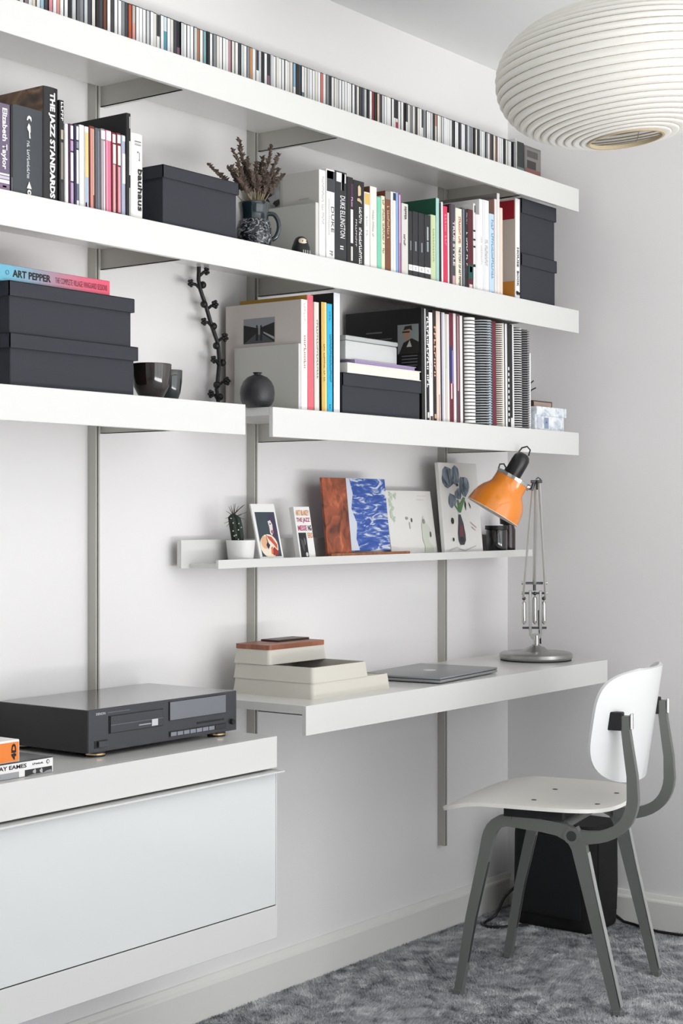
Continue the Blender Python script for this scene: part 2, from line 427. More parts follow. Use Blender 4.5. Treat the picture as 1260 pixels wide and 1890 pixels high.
for i, x in enumerate(cds):
    if i in own:
        _, nm, col, parts = own[i]; last = (i, nm)
        lab = 'CD with a %s spine in the row on the top shelf' % nm; case = 'd'
    else:
        nm, col, _ = R.choice(bag); parts = None
        if 'foot' in nm: parts = ((0, .4, '4a4d52'), (.4, 1, col))
        if 'head' in nm: parts = ((0, .62, col), (.62, 1, '2b2d31'))
        case = R.choice('lgdd') if nm not in ('black', 'charcoal') else 'd'
        if last is None:
            lab = '%s-spined CD at the left edge of the top shelf row' % nm
            k = sum(1 for j in range(i) if j not in own)
            lab = '%s-spined CD, %s from the left edge of the top shelf row' % (nm.split(' with')[0], ORD[k+1])
        else:
            n_ = i-last[0]
            lab = '%s-spined CD, %s to the right of the %s one' % (nm.split(' with')[0], ORD[n_] if n_ < 21 else '%dth' % n_, last[1])
    o = obj('compact_disc', case_me[case]); o.location = (x, CDY+R.uniform(-.0015, .0015), Z1)
    tag(o, lab, 'cd', 'CDs on the top shelf')
    l = obj('spine_label', cd_label(col, parts), o)

# ================================================================== books
def book(name, label, px0, px1, py, z, col, side=None, Y=-.25, depth=.19, bands=(), txt=(), pages=True, h=None, hard=True, lean=0, rnd=0, grp=None, gap=.0004, bmat=None, cat='book', right=None):
    x0, x1 = wx(px0, Y)+gap, wx(px1, Y)-gap; wd = x1-x0
    if h is None: h = wz((px0+px1)/2, py, Y)-z
    o = thing(name, label, cat, ((x0+x1)/2, Y, z), group=grp, ry=radians(lean))
    cm = bmat or mat(col, .45); sm = side if side is not None and not isinstance(side, str) else (mat(side, .5) if side else cm)
    t = min(.0022 if hard else .0008, wd*.22); a = wd/2
    if rnd:
        arc = [(-a*cos(pi*k/8), -rnd*sin(pi*k/8)+rnd) for k in range(9)]
    else:
        c_ = min(.0012, wd*.12); arc = [(-a, c_), (-a+c_, 0), (a-c_, 0), (a, c_)]
    d = depth
    inner = [(a-t, d), (a-t, rnd+t), (-a+t, rnd+t), (-a+t, d)]
    mb = MB()
    # spine strip
    sp = arc+[(a-t, rnd+t), (-a+t, rnd+t)]
    mb.prism(sp, 'z', 0, h, cm)
    cov = mb.build('spine', o, smooth=bool(rnd))
    MB().box(-a, -a+t, arc[0][1], d, 0, h, sm).build('front_board', o)
    MB().box(a-t, a, arc[0][1], d, 0, h, (mat(right, .5) if right else sm)).build('back_board', o)
    if pages and wd > 2.5*t:
        q = .003 if hard else .0006
        MB().box(-a+t, a-t, rnd+t, d-q, q*.5, h-q, PAPER).build('pages', o)
    if bands:
        for b in bands:
            b0, b1, c = b[:3]; u0, u1 = (b[3], b[4]) if len(b) > 3 else (.06, .94)
            yy = (rnd if abs(u0-.5) > .3 and rnd else 0)
            MB().box(-a+u0*wd, -a+u1*wd, -.0004, rnd*.6+.0008, b0*h, b1*h, mat(c, .45)).build('spine_panel', o)
    for q in txt:
        s, c0, c1, colr = q[:4]; hh = q[4] if len(q) > 4 else .55; off = q[5] if len(q) > 5 else 0; bo = q[6] if len(q) > 6 else .02
        text(s, o, (off*wd, -.0008, (c0+c1)/2*h), -ZA, XA, abs(c1-c0)*h, hh*wd, mat(colr, .5), bold=bo)
    return o
S2 = 'books on the middle shelf'; S3 = 'books on the lower right shelf'
o = book('book', 'mauve hardback with white script spine at the far left of the middle shelf', -5, 19, 191, Z2, '6a5d76', depth=.15, grp=S2,
     bands=((.02, .10, '8a6f8e'), (.115, .155, 'e4dfe8'), (.165, .195, 'cfc6d6'), (.205, .225, 'e4dfe8'), (.07, .09, 'b0324a', .4, .7)),
     txt=(('Elizabeth Taylor', .95, .27, 'f4f2f4', .5, 0, .03),))
book('book', 'thin black book squeezed beside the mauve hardback', 19.3, 24.7, 195, Z2, '131317', depth=.16, grp=S2, bands=((0.02, .2, '6b6670', .3, .7),))
o = book('book', 'wide dark grey book with white emblems down its spine', 25, 80.6, 199, Z2, '3b3f45', depth=.15, grp=S2, rnd=.003,
     txt=(('~18', .66, .22, 'cfd2d4', .10, -.02, 0),))
wd_ = wx(80.6, -.25)-wx(25, -.25); hb = wz(52, 199, -.25)-Z2
prints('emblem', o, (0, -.0009, 0), XA, ZA, [
    (WHITE, [(-.006, hb*.86), (-.003, hb*.86), (-.001, hb*.885), (.003, hb*.875), (.005, hb*.85), (.006, hb*.87), (.005, hb*.90), (0, hb*.915), (-.004, hb*.90)]),
    (WHITE, [(-.005, hb*.78), (-.001, hb*.83), (.003, hb*.80), (.0035, hb*.74), (.002, hb*.72), (.0035, hb*.665), (0, hb*.665), (-.001, hb*.74), (-.003, hb*.75)]),
    (WHITE, [(-.006, hb*.11), (.006, hb*.11), (0, hb*.19)]), (WHITE, blob(0, hb*.065, .0048, .0055)), (mat('3b3f45', .5), blob(0, hb*.065, .0018, .002))], n=(0, -1, 0))
JC = ramp_mat('sepia_cover_photo', [(.3, '1c1614'), (.45, '4a3226'), (.6, '7a5a40'), (.75, 'a58a64')], (18, 18, 26), 3, 1.5, .4)
book('book', 'tall thick black hardback with bold white capitals on the jazz shelf end', 81, 109, 161, Z2, '151519', side=JC, depth=.17, grp=S2, rnd=.004,
     txt=(('THE JAZZ STANDARDS', .955, .045, 'f7f7f7', .44, 0, .045),))
book('book', 'thin tall black book right of the thick jazz hardback', 109.5, 118.5, 185, Z2, '18181b', depth=.17, grp=S2, bands=((.0, .22, '3d3d3f', .3, .8), (.25, .60, '8b857c', .3, .8), (.63, .72, 'b9ac92', .3, .8)),
     txt=(('~5', .985, .80, 'f0f0f0', .5),))
M = [('white', 120, 127, 229, 'f1f0f0', ((0, 1, 'f5f4f4', .1, .8),)), ('white and violet', 128.3, 136.5, 229, '54304f', ((.03, .30, 'b9a3c4', .3, .9), (.32, .66, 'eeecee', .3, .9), (.68, .8, 'b79fc2', .3, .9), (.82, .98, 'eae8ea', .3, .9))),
     ('navy', 137.5, 146.5, 230, '2b2746', ((.02, .1, 'eceaea', .45, .9), (.1, .3, '6b7385', .45, .9), (.3, .7, 'e9e8ea', .45, .9), (.72, .8, '8d93a3', .45, .9), (.82, .98, 'eceaec', .45, .9))),
     ('plain white', 147, 156.5, 231, 'eeeeec', ()), ('yellow and blue', 157, 164.8, 234, 'e9e6df', ((0, .4, 'aebdd3', .1, .85), (0, .1, '26407c', .1, .4), (.4, .93, 'e6cf8c', .1, .85))),
     ('salmon', 165.5, 175.5, 233, '6d2f26', ((.0, .97, 'd2948a', .15, .65), (.2, .97, 'e3b9a4', .6, .85))), ('charcoal', 176, 185.8, 237, '5a5d64', ((0, .97, '777b82', .5, .8),)),
     ('grey and white', 186.2, 195, 238, '8f8a90', ((.88, .98, 'f0efef', .1, .95), (.0, .86, 'b9aab2', .15, .5), (.0, .86, 'eaeaea', .65, .9))),
     ('bubblegum pink', 195.4, 206, 241, 'd9718f', ((.88, .99, 'f2eeee', .1, .95), (0, .87, 'e9a9b9', .1, .3))),
     ('crimson with a white label', 206.4, 214.8, 245, '7c1f2c', ((.05, .62, 'd9a9a9', .3, .85), (.63, .86, 'f1eae4', .3, .95), (.88, .98, 'e9e7e6', .2, .9))),
     ('dark red with a cream label', 215.2, 224, 246, '6e1b28', ((.06, .6, 'd99aa4', .3, .85), (.62, .85, 'efe3da', .3, .9), (.88, .98, 'e4e2e1', .2, .9))),
     ('lavender grey', 224.6, 232.2, 250, 'a9aec4', ((.42, .78, 'f0f0f1', .2, .9), (.93, .99, 'ecebeb', .2, .9)))]
for nm, a, b, y, c, bd in M:
    book('magazine', '%s slim magazine spine left of the tall black folder' % nm, a, b, y, Z2, c, depth=.13, grp='slim magazines on the middle shelf', bands=bd, hard=False, lean=-.4, cat='magazine')
book('folder', 'tall thin black folder beside the white lower-case titled book', 233, 241.8, 209, Z2, '141417', depth=.18, grp=S2, bands=((.02, .3, 'dedede', .65, .8), (.42, .74, 'ececec', .62, .85), (.86, .97, 'd8d8d8', .65, .8)), cat='folder')
o = book('book', 'white book with black lower-case lettering next to a charcoal box', 242, 265.3, 247, Z2, 'eceae8', depth=.15, grp=S2, rnd=.004,
     txt=(('bauhaus', .60, .12, '18181a', .42, .22, .03),))
hb = wz(253, 247, -.25)-Z2
prints('emblem', o, (0, -.0009, 0), XA, ZA, [(INK, rect(-.009, hb*.905, .009, hb*.913)), (mat('8c8c8c', .6), rect(-.009, hb*.885, .009, hb*.889)), (INK, rect(-.009, hb*.868, .009, hb*.874)),
    (INK, [(-.002, hb*.79), (.0015, hb*.80), (.0005, hb*.775)]), (INK, rect(.004, hb*.70, .005, hb*.79)), (INK, rect(.002, hb*.695, .005, hb*.702))], n=(0, -1, 0))

# ---- right-hand group of the middle shelf
BW = ramp_mat('bw_cover_photo', [(.38, '1a1a1c'), (.5, '6d6f72'), (.62, 'a9aaab')], (16, 16, 16), 3, 1.2, .4)
LEAN2 = -.7
o = book('book', 'tall white book with faint grey spine lettering behind the jug', 589, 601, 314, Z2, 'f3f2f0', side='c9c8c2', depth=.205, grp=S2, txt=(('~26', .93, .35, 'c4c2c2', .35, .05, 0),))
hb = wz(595, 314, -.25)-Z2; a_ = (wx(601, -.25)-wx(589, -.25))/2
prints('cover_picture', o, (-a_+.0002, 0, 0), -YA, ZA, [(BW, rect(-.2, .13, -.115, .2)), (mat('b9b8b2', .7), rect(-.112, .125, -.108, .2)), (mat('b4b3ad', .7), rect(-.06, .142, -.03, .1445)),
     (INK, blob(-.15, .162, .012, .018, 9, .5, .2)), (mat('9c9d9d', .7), blob(-.137, .152, .012, .012, 9, 0, .2)), (INK, blob(-.125, .143, .01, .008, 9, .3, .2))], lift=.0004, n=(-1, 0, 0), split=True)
book('folder', 'low grey-white folder leaning in front of the tall white book', 582.5, 588.3, 374, Z2, 'd9d8d3', side='c3c3bd', depth=.2, grp=S2, pages=False, cat='folder')
book('book', 'white book with a grey photograph at the head of its spine', 602, 617.8, 313, Z2, 'efeeed', depth=.2, grp=S2, bands=((.76, .985, '3a3c42', .06, .94), (.9, .985, 'd8d9da', .06, .5), (.9, .985, '8e9196', .5, .8)),
     txt=(('DUKE', .60, .32, '3c3c3f', .34, .22, -.005), ('~19', .68, .28, 'bdbcba', .16, -.2, 0), ('~2', .12, .06, '77777a', .4, 0.05, 0)))
book('book', 'black book with slanted white capitals and a photo head', 618.2, 640, 317, Z2, '26282d', depth=.2, grp=S2, bands=((.885, .985, 'e6e6e6', .1, .9), (.80, .985, '1c1d20', .55, .80), (.80, .9, 'd8d8d6', .52, .72)),
     txt=(('DUKE ELLINGTON', .74, .28, 'f0f0f0', .42, .12, .01), ('~1', .2, .15, 'e8e8e8', .4, .1, .02)))
book('book', 'black book with a purple panel over a white strip', 640.6, 651.8, 327, Z2, '141316', depth=.2, grp=S2, bands=((.66, .93, '4a2542', .55, .98), (.26, .64, 'f1efec', .55, .95), (.06, .22, 'd9d7d4', .6, .92)),
     txt=(('~4', .78, .67, 'd8b4cf', .3, .26, .02),))
o = book('book', 'black book with a cream hat drawn above white capitals', 652, 672.3, 334, Z2, '17171a', depth=.2, grp=S2, 
     txt=(('~28', .70, .04, 'f3f2f0', .28, .12, .03), ('~11', .55, .2, 'dad9d6', .13, -.28, .01)))
hb = wz(662, 334, -.25)-Z2
prints('hat_drawing', o, (0, -.0008, 0), XA, ZA, [(mat('ddc79d', .6), [(-.005, hb*.81), (-.0055, hb*.93), (0, hb*.95), (.006, hb*.925), (.0065, hb*.84)]), (mat('2b1712', .6), [(-.0055, hb*.785), (.0065, hb*.79), (.0065, hb*.835), (-.005, hb*.82)]),
     (mat('cbb88e', .6), [(-.009, hb*.765), (-.008, hb*.795), (.0, hb*.80), (.009, hb*.77), (.0095, hb*.735), (.004, hb*.755)])], n=(0, -1, 0))
book('book', 'white paperback with a yellow panel at its head', 672.8, 683, 355, Z2, 'f3f1ee', depth=.18, grp=S2, lean=LEAN2*.6, bands=((.84, .985, 'e3bd66', .08, .95),), txt=(('~7', .73, .42, 'a9a7a4', .22, -.1, 0),))
book('book', 'plain cream-white hardback beside the yellow-headed paperback', 683.4, 696, 345, Z2, 'efe9e4', side='6d4a36', depth=.19, grp=S2, lean=LEAN2*.6, txt=(('~17', .74, .4, 'a39d99', .2, -.1, 0),))
book('book', 'slim mint green book on the middle shelf', 696.4, 703.8, 364, Z2, '7fd1b4', depth=.17, grp=S2, lean=LEAN2*.6, hard=False)
book('book', 'slim cream book with small grey handwriting on its spine', 704.2, 710.8, 362, Z2, 'efe6cb', depth=.17, grp=S2, lean=LEAN2*.6, hard=False, txt=(('~30', .95, .25, '5d5a50', .5, 0, 0),))
book('book', 'brown book with cream lettering under a grey head', 711.2, 721.3, 353, Z2, '7a4c33', depth=.18, grp=S2, lean=LEAN2*.6, bands=((.9, .995, '8a8984', .02, .98),), txt=(('~15', .82, .42, 'd8b9a0', .4, 0, .02),))
book('book', 'thin ivory booklet right of the brown spine', 721.7, 726, 354, Z2, 'eeebe6', depth=.18, grp=S2, lean=LEAN2*.6, hard=False)
book('book', 'thin white booklet with a navy head', 726.3, 731, 355, Z2, 'f1f2f4', depth=.18, grp=S2, lean=LEAN2*.6, hard=False, bands=((.9, .99, '1f2f55', 0.02, .98),))
book('book', 'thin sky blue booklet on the middle shelf', 731.3, 735.6, 356, Z2, '8fb2de', depth=.18, grp=S2, lean=LEAN2*.6, hard=False)
book('book', 'thin lilac and plum booklet on the middle shelf', 735.9, 741, 357, Z2, '8e4f78', depth=.18, grp=S2, lean=LEAN2*.6, hard=False, bands=((.4, .98, 'dcbfe0', .1, .6), (.02, .4, 'caa6cf', .1, .4)))
book('book', 'pale grey book with black capitals beside black volumes', 741.4, 753.6, 376, Z2, 'dcdad4', depth=.17, grp=S2, lean=LEAN2*.4, txt=(('PEPPER', .96, .78, '222224', .3, .05, .02), ('~4', .58, .42, '111113', .3, -.1, .05)))
for i, (a, b, y) in enumerate(((754.2, 761.3, 390), (761.8, 772.2, 391), (772.8, 783.4, 394), (784, 795, 397))):
    book('book', 'black volume with a white number label, %s of four in front of the green book' % ('leftmost', 'second', 'third', 'rightmost')[i], a, b, y, Z2, '26272c', depth=.15, grp='black numbered volumes', lean=LEAN2*.6, hard=False,
         bands=((.12, .205, 'f2f1f0', 0, 1),) + ((.42, .56, '8f9298', .4, .65),) if i < 3 else ((.12, .215, 'f2f1f0', 0, 1), (.45, .6, '9fb0b0', .35, .6), (.62, .82, 'b5bcba', .35, .6)),
         txt=(('~2', .18, .14, '9a9a9a', .3, 0, 0),))
book('book', 'slim pale green book at the end of the black volumes', 795.4, 804.6, 397, Z2, 'ccd9ae', depth=.15, grp=S2, lean=LEAN2*.6, hard=False, txt=(('~12', .8, .3, '93a37c', .25, 0, 0),))
book('book', 'large flat book with a dark green cover and pale teal spine', 805, 810.8, 366, Z2, 'a9d4cc', side='14523e', depth=.2, grp=S2, lean=LEAN2*.5)
book('book', 'thin black book right of the green cover', 811.2, 814.6, 374, Z2, '17181b', depth=.19, grp=S2, lean=LEAN2*.7)
book('book', 'thin white book left of the hot pink spine', 815, 818.2, 373, Z2, 'f3f3f1', depth=.19, grp=S2, lean=LEAN2, hard=False)
book('book', 'hot pink book on the middle shelf', 818.5, 826.4, 381, Z2, 'd8345f', depth=.18, grp=S2, lean=LEAN2, txt=(('~9', .9, .5, 'f07f9c', .5, 0, .02),))
book('book', 'thin white booklet right of the hot pink book', 826.7, 829.4, 393, Z2, 'f0efee', depth=.17, grp=S2, lean=LEAN2, hard=False)
book('book', 'thin maroon book beside the slate spine', 829.6, 832.6, 378, Z2, '3f1219', depth=.18, grp=S2, lean=LEAN2)
book('book', 'slate grey book with pale pink and white capitals', 832.8, 840.8, 377, Z2, '4b4750', depth=.18, grp=S2, lean=LEAN2, txt=(('TRUE STYLE', .80, .26, 'e9dfe2', .5, .1, .03),), bands=((.03, .14, 'd8aeb0', .3, .85),))
book('book', 'cream book with red and black capitals on its spine', 841.2, 852.8, 385, Z2, 'efe8d6', depth=.18, grp=S2, lean=LEAN2*.7, txt=(('STRAIGHT LIFE:', .90, .56, 'b9563c', .36, .1, .02), ('THE STORY OF ART PEPPER', .52, .03, '2d2a22', .36, .1, .02)))
book('book', 'slate blue spine left of the maroon book', 853.2, 858.8, 384, Z2, '4a4e5c', depth=.18, grp=S2, lean=LEAN2*.7, bands=((0.02, .98, '878d9c', .3, .6),))
book('book', 'thin black book with white lettering beside the maroon spine', 859.1, 863.6, 387, Z2, '121215', depth=.18, grp=S2, lean=LEAN2*.7, txt=(('~11', .96, .82, 'dcdcdc', .3, 0, 0), ('~12', .72, .3, 'f2f2f2', .5, 0, .02)))
book('book', 'maroon book with a dark teal label near its foot', 863.9, 873.6, 387, Z2, '561322', depth=.18, grp=S2, lean=LEAN2*.7, bands=((.15, .32, '0f4a48', .02, .98), (.23, .3, 'b9cfcb', .3, .75), (.02, .08, 'e6dcd8', .2, .8)))
book('book', 'thin book with a broken black and white spine', 873.9, 877.6, 376, Z2, 'ecebea', depth=.18, grp=S2, lean=LEAN2*.7, hard=False, bands=((.28, .31, '1a1a1c', 0, 1), (.5, .52, '1a1a1c', 0, 1), (.58, .6, '1a1a1c', 0, 1), (.68, .7, '1a1a1c', 0, 1), (.9, .98, '1a1a1c', .5, 1)))
book('magazine', 'low white booklet with a rounded head left of tall white magazines', 877.9, 884.8, 396, Z2, 'e4e2e4', depth=.17, grp=S2, lean=LEAN2*.7, hard=False, bands=((0, 1, 'f6f6f6', .5, .98),), cat='magazine')
book('magazine', 'tall white magazine standing left of the blue-lettered one', 885.1, 891.6, 368, Z2, 'f2f2f2', depth=.19, grp=S2, lean=LEAN2*.7, hard=False, txt=(('~13', .6, .3, 'c2c2c4', .35, 0, 0),), cat='magazine')
book('magazine', 'tall white magazine with grey rubbed spine text', 892, 902.8, 370, Z2, 'eeeef0', depth=.19, grp=S2, lean=LEAN2*.7, hard=False, bands=((0, 1, 'd9dadf', .2, .25),), txt=(('~19', .58, .3, 'b2b4bb', .5, 0, .0),), cat='magazine')
book('book', 'pale blue book with blue spine lettering', 903.2, 912.4, 395, Z2, 'c4dded', depth=.18, grp=S2, lean=LEAN2*.7, txt=(('~22', .93, .2, '6f93c0', .4, .1, .01),), bands=((.005, .04, '10343c', .4, .8),))
book('book', 'pinkish white book beside the peach spine', 913, 917.4, 368, Z2, 'f0e4e2', depth=.2, grp=S2, lean=LEAN2*.5, side='b08a7c')
book('folder', 'thin white folder sticking up between the peach books', 917.7, 922.6, 357, Z2, 'e9e7e4', depth=.19, grp=S2, lean=LEAN2*.5, pages=False, side='8b8784', cat='folder')
book('book', 'pale peach book left of the red and orange cover', 922.9, 928, 384, Z2, 'f2dccb', depth=.2, grp=S2, lean=LEAN2*.5)
o = book('book', 'large white-spined book with a red, beige and orange cover', 951, 959.4, 367, Z2, 'f1f0ee', side='cfc6bd', depth=.24, grp=S2, txt=(('HOUSE', .52, .33, '232326', .42, 0, .02), ('BOOK', .29, .14, '232326', .42, 0, .02)))
hb = wz(955, 367, -.25)-Z2; a_ = (wx(959.4, -.25)-wx(951, -.25))/2
prints('cover_panel', o, (-a_+.0002, 0, 0), -YA, ZA, [(mat('a01c2c', .5), rect(-.235, hb*.80, -.004, hb*.985)), (mat('cf8a3c', .5), rect(-.235, hb*.02, -.004, hb*.19))], lift=.0004, n=(-1, 0, 0), split=True)
prints('emblem', o, (0, -.0008, 0), XA, ZA, [(INK, blob(-.004, hb*.075, .006, .006, 9, 0, .2)), (INK, blob(.005, hb*.07, .005, .005, 9, 0, .2))], n=(0, -1, 0))

# ================================================================== lower right shelf books
LEAN3 = -1.0
o = book('book', 'big beige book with a street photograph on its cover', 556, 567.6, 553, Z3, 'f4f2f0', side='cdc5c0', depth=.225, grp=S3, txt=(('~8', .68, .38, 'c4776c', .34, .05, .02), ('~6', .97, .8, 'd9cfcc', .3, 0, 0)))
hb = wz(562, 553, -.25)-Z3; a_ = (wx(567.6, -.25)-wx(556, -.25))/2
GP = mat('777a80', .7); DK = mat('1c1d20', .7)
u0, u1, v0, v1 = -.17, -.078, hb*.635, hb*.865
um, vm = (u0+u1)/2, v0+(v1-v0)*.55
prints('cover_photo', o, (-a_+.0002, 0, 0), -YA, ZA, [(mat('8d9096', .7), rect(u0, v0, u1, v1)), (DK, [(u0, v0), (um-.008, vm-.01), (um-.008, vm+.004), (u0, v1-.014)]), (DK, [(u1, v0), (u1, v1-.012), (um+.006, vm+.004), (um+.006, vm-.01)]),
    (mat('4b4d52', .7), [(u0, v0), (u1, v0), (um+.012, vm-.012), (um-.012, vm-.012)]), (INK, rect(um-.009, v0+.006, um-.002, vm+.004)), (INK, rect(um+.004, v0+.006, um+.010, vm+.003)), (INK, blob(um-.0055, vm+.007, .0025, .0035)), (INK, blob(um+.007, vm+.006, .0025, .0035)),
    (mat('a5a7aa', .7), [(u1, v0+.006), (u1, v0+.012), (um+.014, vm-.006), (um+.014, vm-.009)])], lift=.0004, n=(-1, 0, 0))
book('book', 'pale grey square book leaning against the big beige book', 551, 555.6, 634, Z3, 'dcd9dc', side='bfbfb9', depth=.19, grp=S3)
book('book', 'coral pink spine with a mustard cover, lower shelf', 568, 579.6, 545, Z3, 'e06a78', side='b3882a', depth=.2, grp=S3, lean=LEAN3*.6)
book('book', 'cream spine with small dark lettering right of the coral one', 580.8, 590, 558, Z3, 'e2ded6', depth=.19, grp=S3, lean=LEAN3*.5, txt=(('~19', .84, .3, '6a6660', .25, .05, .02),), bands=((.0, 1, '3b2a1c', .9, 1),), right='2a1a10')
book('book', 'golden yellow spine beside the cyan book', 594, 603.2, 558, Z3, 'dcb860', side='3a2412', depth=.19, grp=S3, lean=LEAN3*.5, txt=(('~17', .62, .28, '6b5420', .25, 0, .02),), bands=((0, 1, 'f0dc98', .62, .98),))
book('book', 'bright cyan book on the lower right shelf', 604, 614.2, 561, Z3, '2bb3dc', depth=.19, grp=S3, lean=LEAN3*.5, txt=(('~24', .72, .28, '1f5d7d', .3, .1, .02), ('~3', .93, .84, '1c7fa5', .25, 0, 0), ('~2', .08, .04, '1c4f70', .3, 0, 0)), right='173a5a')
book('folder', 'very tall white-spined folder with a black side', 616, 627.6, 541, Z3, 'e6e7ee', side='1a191c', depth=.235, grp=S3, cat='folder')
# ---- black book with the portrait on its back, behind the stacked box
o = book('book', 'tall black book with a small portrait and white text on its back cover', 779.5, 785, 568, Z3, '101013', side='131316', depth=.235, grp=S3, lean=LEAN3)
hb = wz(782, 568, -.25)-Z3; a_ = (wx(785, -.25)-wx(779.5, -.25))/2
TXG = mat('6f7276', .7); SK = mat('b08a72', .6)
pol = [(mat('8f9696', .6), rect(-.073, hb*.60, -.009, hb*.86))]
pol += [(mat('26221f', .7), [(-.07, hb*.60), (-.009, hb*.60), (-.009, hb*.70), (-.03, hb*.735), (-.055, hb*.70)]), (SK, blob(-.045, hb*.785, .011, .018, 12)), (mat('2e2320', .7), [(-.055, hb*.81), (-.05, hb*.845), (-.03, hb*.85), (-.028, hb*.80), (-.036, hb*.82)]), (mat('c9c7c4', .6), [(-.046, hb*.66), (-.036, hb*.72), (-.03, hb*.66)]), (INK, rect(-.058, hb*.787, -.036, hb*.800))]
for k in range(4): pol.append((TXG, rect(-.20, hb*(.74-k*.033), -.09+(-.008 if k % 2 else 0), hb*(.748-k*.033))))
pol.append((TXG, rect(-.17, hb*.80, -.12, hb*.812)))
for k in range(4): pol.append((TXG, rect(-.06, hb*(.575-k*.028), -.012, hb*(.583-k*.028))))
prints('back_cover_print', o, (-a_+.0002, 0, 0), -YA, ZA, pol, lift=.0004, n=(-1, 0, 0))
L3 = [('thin white spine right of the black portrait book', 785.3, 787, 570, 'efefef', (), ()),
      ('black spine with broken white capitals', 787.2, 792.9, 572, '16161a', ((.03, .08, 'e6e6e6', .3, .8),), (('~16', .94, .3, 'f0f0f0', .75, 0, .02),)),
      ('white spine between two black ones', 793.2, 799.8, 577, 'f4f3f3', ((0.01, .05, '4b2a2a', .2, .8),), (('~6', .55, .4, 'bdb3b6', .35, 0, 0),)),
      ('dark spine with orange-pink capitals', 800.1, 806.2, 573, '221614', ((.03, .07, 'd8b48c', .3, .8),), (('~8', .86, .4, 'e2a68c', .6, 0, .03),)),
      ('peach and white spine with a brown edge', 806.5, 813.4, 575, 'ecd6cb', ((0, .25, 'b06a4a', .55, .7), (0, 1, 'f4eeec', .75, .95)), ()),
      ('thin black spine among the pale magazines', 813.7, 816.4, 577, '1d1a22', (), ()),
      ('lavender and white spine', 816.7, 821.8, 577, 'c9c2d2', ((0, 1, 'f1f0f2', .5, .95),), ()),
      ('pale grey spine with a white stripe', 822.1, 829.8, 580, 'c4c2bc', ((0, 1, 'f2f1ef', .55, .95), (0, .5, 'd8d3c8', .1, .45)), ()),
      ('maroon spine with a blue middle', 830.3, 838.0, 578, '6c1c34', ((.38, .70, '2c2a66', 0, .6), (.22, .36, 'e8d6dc', .3, .6), (.36, .66, '8c82b4', .6, .98)), ()),
      ('white and blush spine', 838.3, 842.8, 579, 'f2e6e6', (), ()), ('mauve-brown mottled spine', 843.1, 850, 580, '5c4350', ((.3, .98, 'c7a3a6', .3, .55), (0, .98, '7c2c38', .65, .8)), ()),
      ('thin bright white spine before the green binder', 850.3, 854.8, 583, 'f3f3f3', (), ()), ('thin black-red spine before the green binder', 855.1, 857.6, 582, '26090c', (), ())]
for lb, a, b, y, c, bd, tx in L3:
    book('music_book', lb if len(lb.split()) > 6 else lb+' on the lower right shelf', a, b, y, Z3, c, depth=.215, grp='music books on the lower right shelf', bands=bd, txt=tx, hard=False, lean=LEAN3, gap=.0002, cat='book')
# comb-bound books
def comb(label, a, b, y, cov, ring, nr=46, depth=.2, rr=None, fr=.45):
    Y = -.25; x0, x1 = wx(a, Y)+.0003, wx(b, Y)-.0003; wd = x1-x0; h = wz((a+b)/2, y, Y)-Z3
    o = thing('spiral_book', label, 'book', ((x0+x1)/2, Y, Z3), group='comb-bound music books', ry=radians(LEAN3))
    MB().box(-wd/2, -wd/2+.0012, .004, depth, 0, h, mat(cov, .5)).build('front_board', o)
    MB().box(wd/2-.0012, wd/2, .004, depth, 0, h, mat(cov, .5)).build('back_board', o)
    MB().box(-wd/2+.0012, wd/2-.0012, .008, depth-.002, .001, h-.001, mat('d9d6cf', .8)).build('pages', o)
    MB().box(-wd/2+.0012, wd/2-.0012, .003, .0055, .001, h-.001, mat('17171a', .6)).build('binding_spine', o)
    rm = mat(ring, .35)
    mb = MB()
    n = 10; pitch = (h-.006)/nr
    arc = [(-wd/2*.93*cos(pi*k/n), .006-wd*.45*sin(pi*k/n)) for k in range(n+1)]
    i2 = [(p[0]*.9, p[1]+.0012) for p in arc[::-1]]
    for k in range(nr):
        zc = .003+pitch*(k+.5)
        mb.prism(arc+i2, 'z', zc-pitch*fr/2, zc+pitch*fr/2, rm)
    r = mb.build('comb_ring', o); r['kind'] = 'stuff'
comb('fat comb-bound book with white plastic rings and a dark green cover', 858, 875.2, 584, '1d3a33', 'f0f0ee', 30, fr=.72)
comb('thick comb-bound book with fine silver rings and a dark cover', 875.7, 902.4, 589, '1b1f25', 'b4b9bd', 40, fr=.34)
L4 = [('pale blue spine right of the silver-ringed book', 902.8, 907, 591, 'a9c6d6', (), ()), ('thin navy spine on the lower right shelf', 907.3, 909.2, 593, '1c2338', (), ()), ('wine red spine on the lower right shelf', 909.5, 916.6, 593, '6a2736', (), ())]
for lb, a, b, y, c, bd, tx in L4:
    book('music_book', lb if len(lb.split()) > 6 else lb+' on the lower right shelf', a, b, y, Z3, c, depth=.215, grp='music books on the lower right shelf', bands=bd, hard=False, lean=LEAN3, gap=.0002)
comb('slim comb-bound book with a copper-coloured edge', 917, 928.4, 595, 'c58a58', 'f1e6da', 48, fr=.5)
L5 = [('thin striped black and white spine', 928.8, 933.4, 597, 'eeedeb', ((0, 1, '1b1b1d', .5, .85),), ()), ('thin white spine before the black folders', 933.7, 937, 598, 'f2f2f2', (), ()),
      ('black spine with white dashes', 937.3, 941.6, 598, '121214', tuple((.06+.055*k, .09+.055*k, 'ececec', .2, .7) for k in range(10)), ()),
      ('plain black spine left of the last comb-bound books', 941.9, 946.4, 599, '15151a', ((0, .1, 'eeeeee', .2, .9),), ()), ('thin white spine beside black combs', 946.7, 949.4, 600, 'f0f0f0', (), ())]
for lb, a, b, y, c, bd, tx in L5:
    book('music_book', lb if len(lb.split()) > 6 else lb+' on the lower right shelf', a, b, y, Z3, c, depth=.215, grp='music books on the lower right shelf', bands=bd, hard=False, lean=LEAN3, gap=.0002)
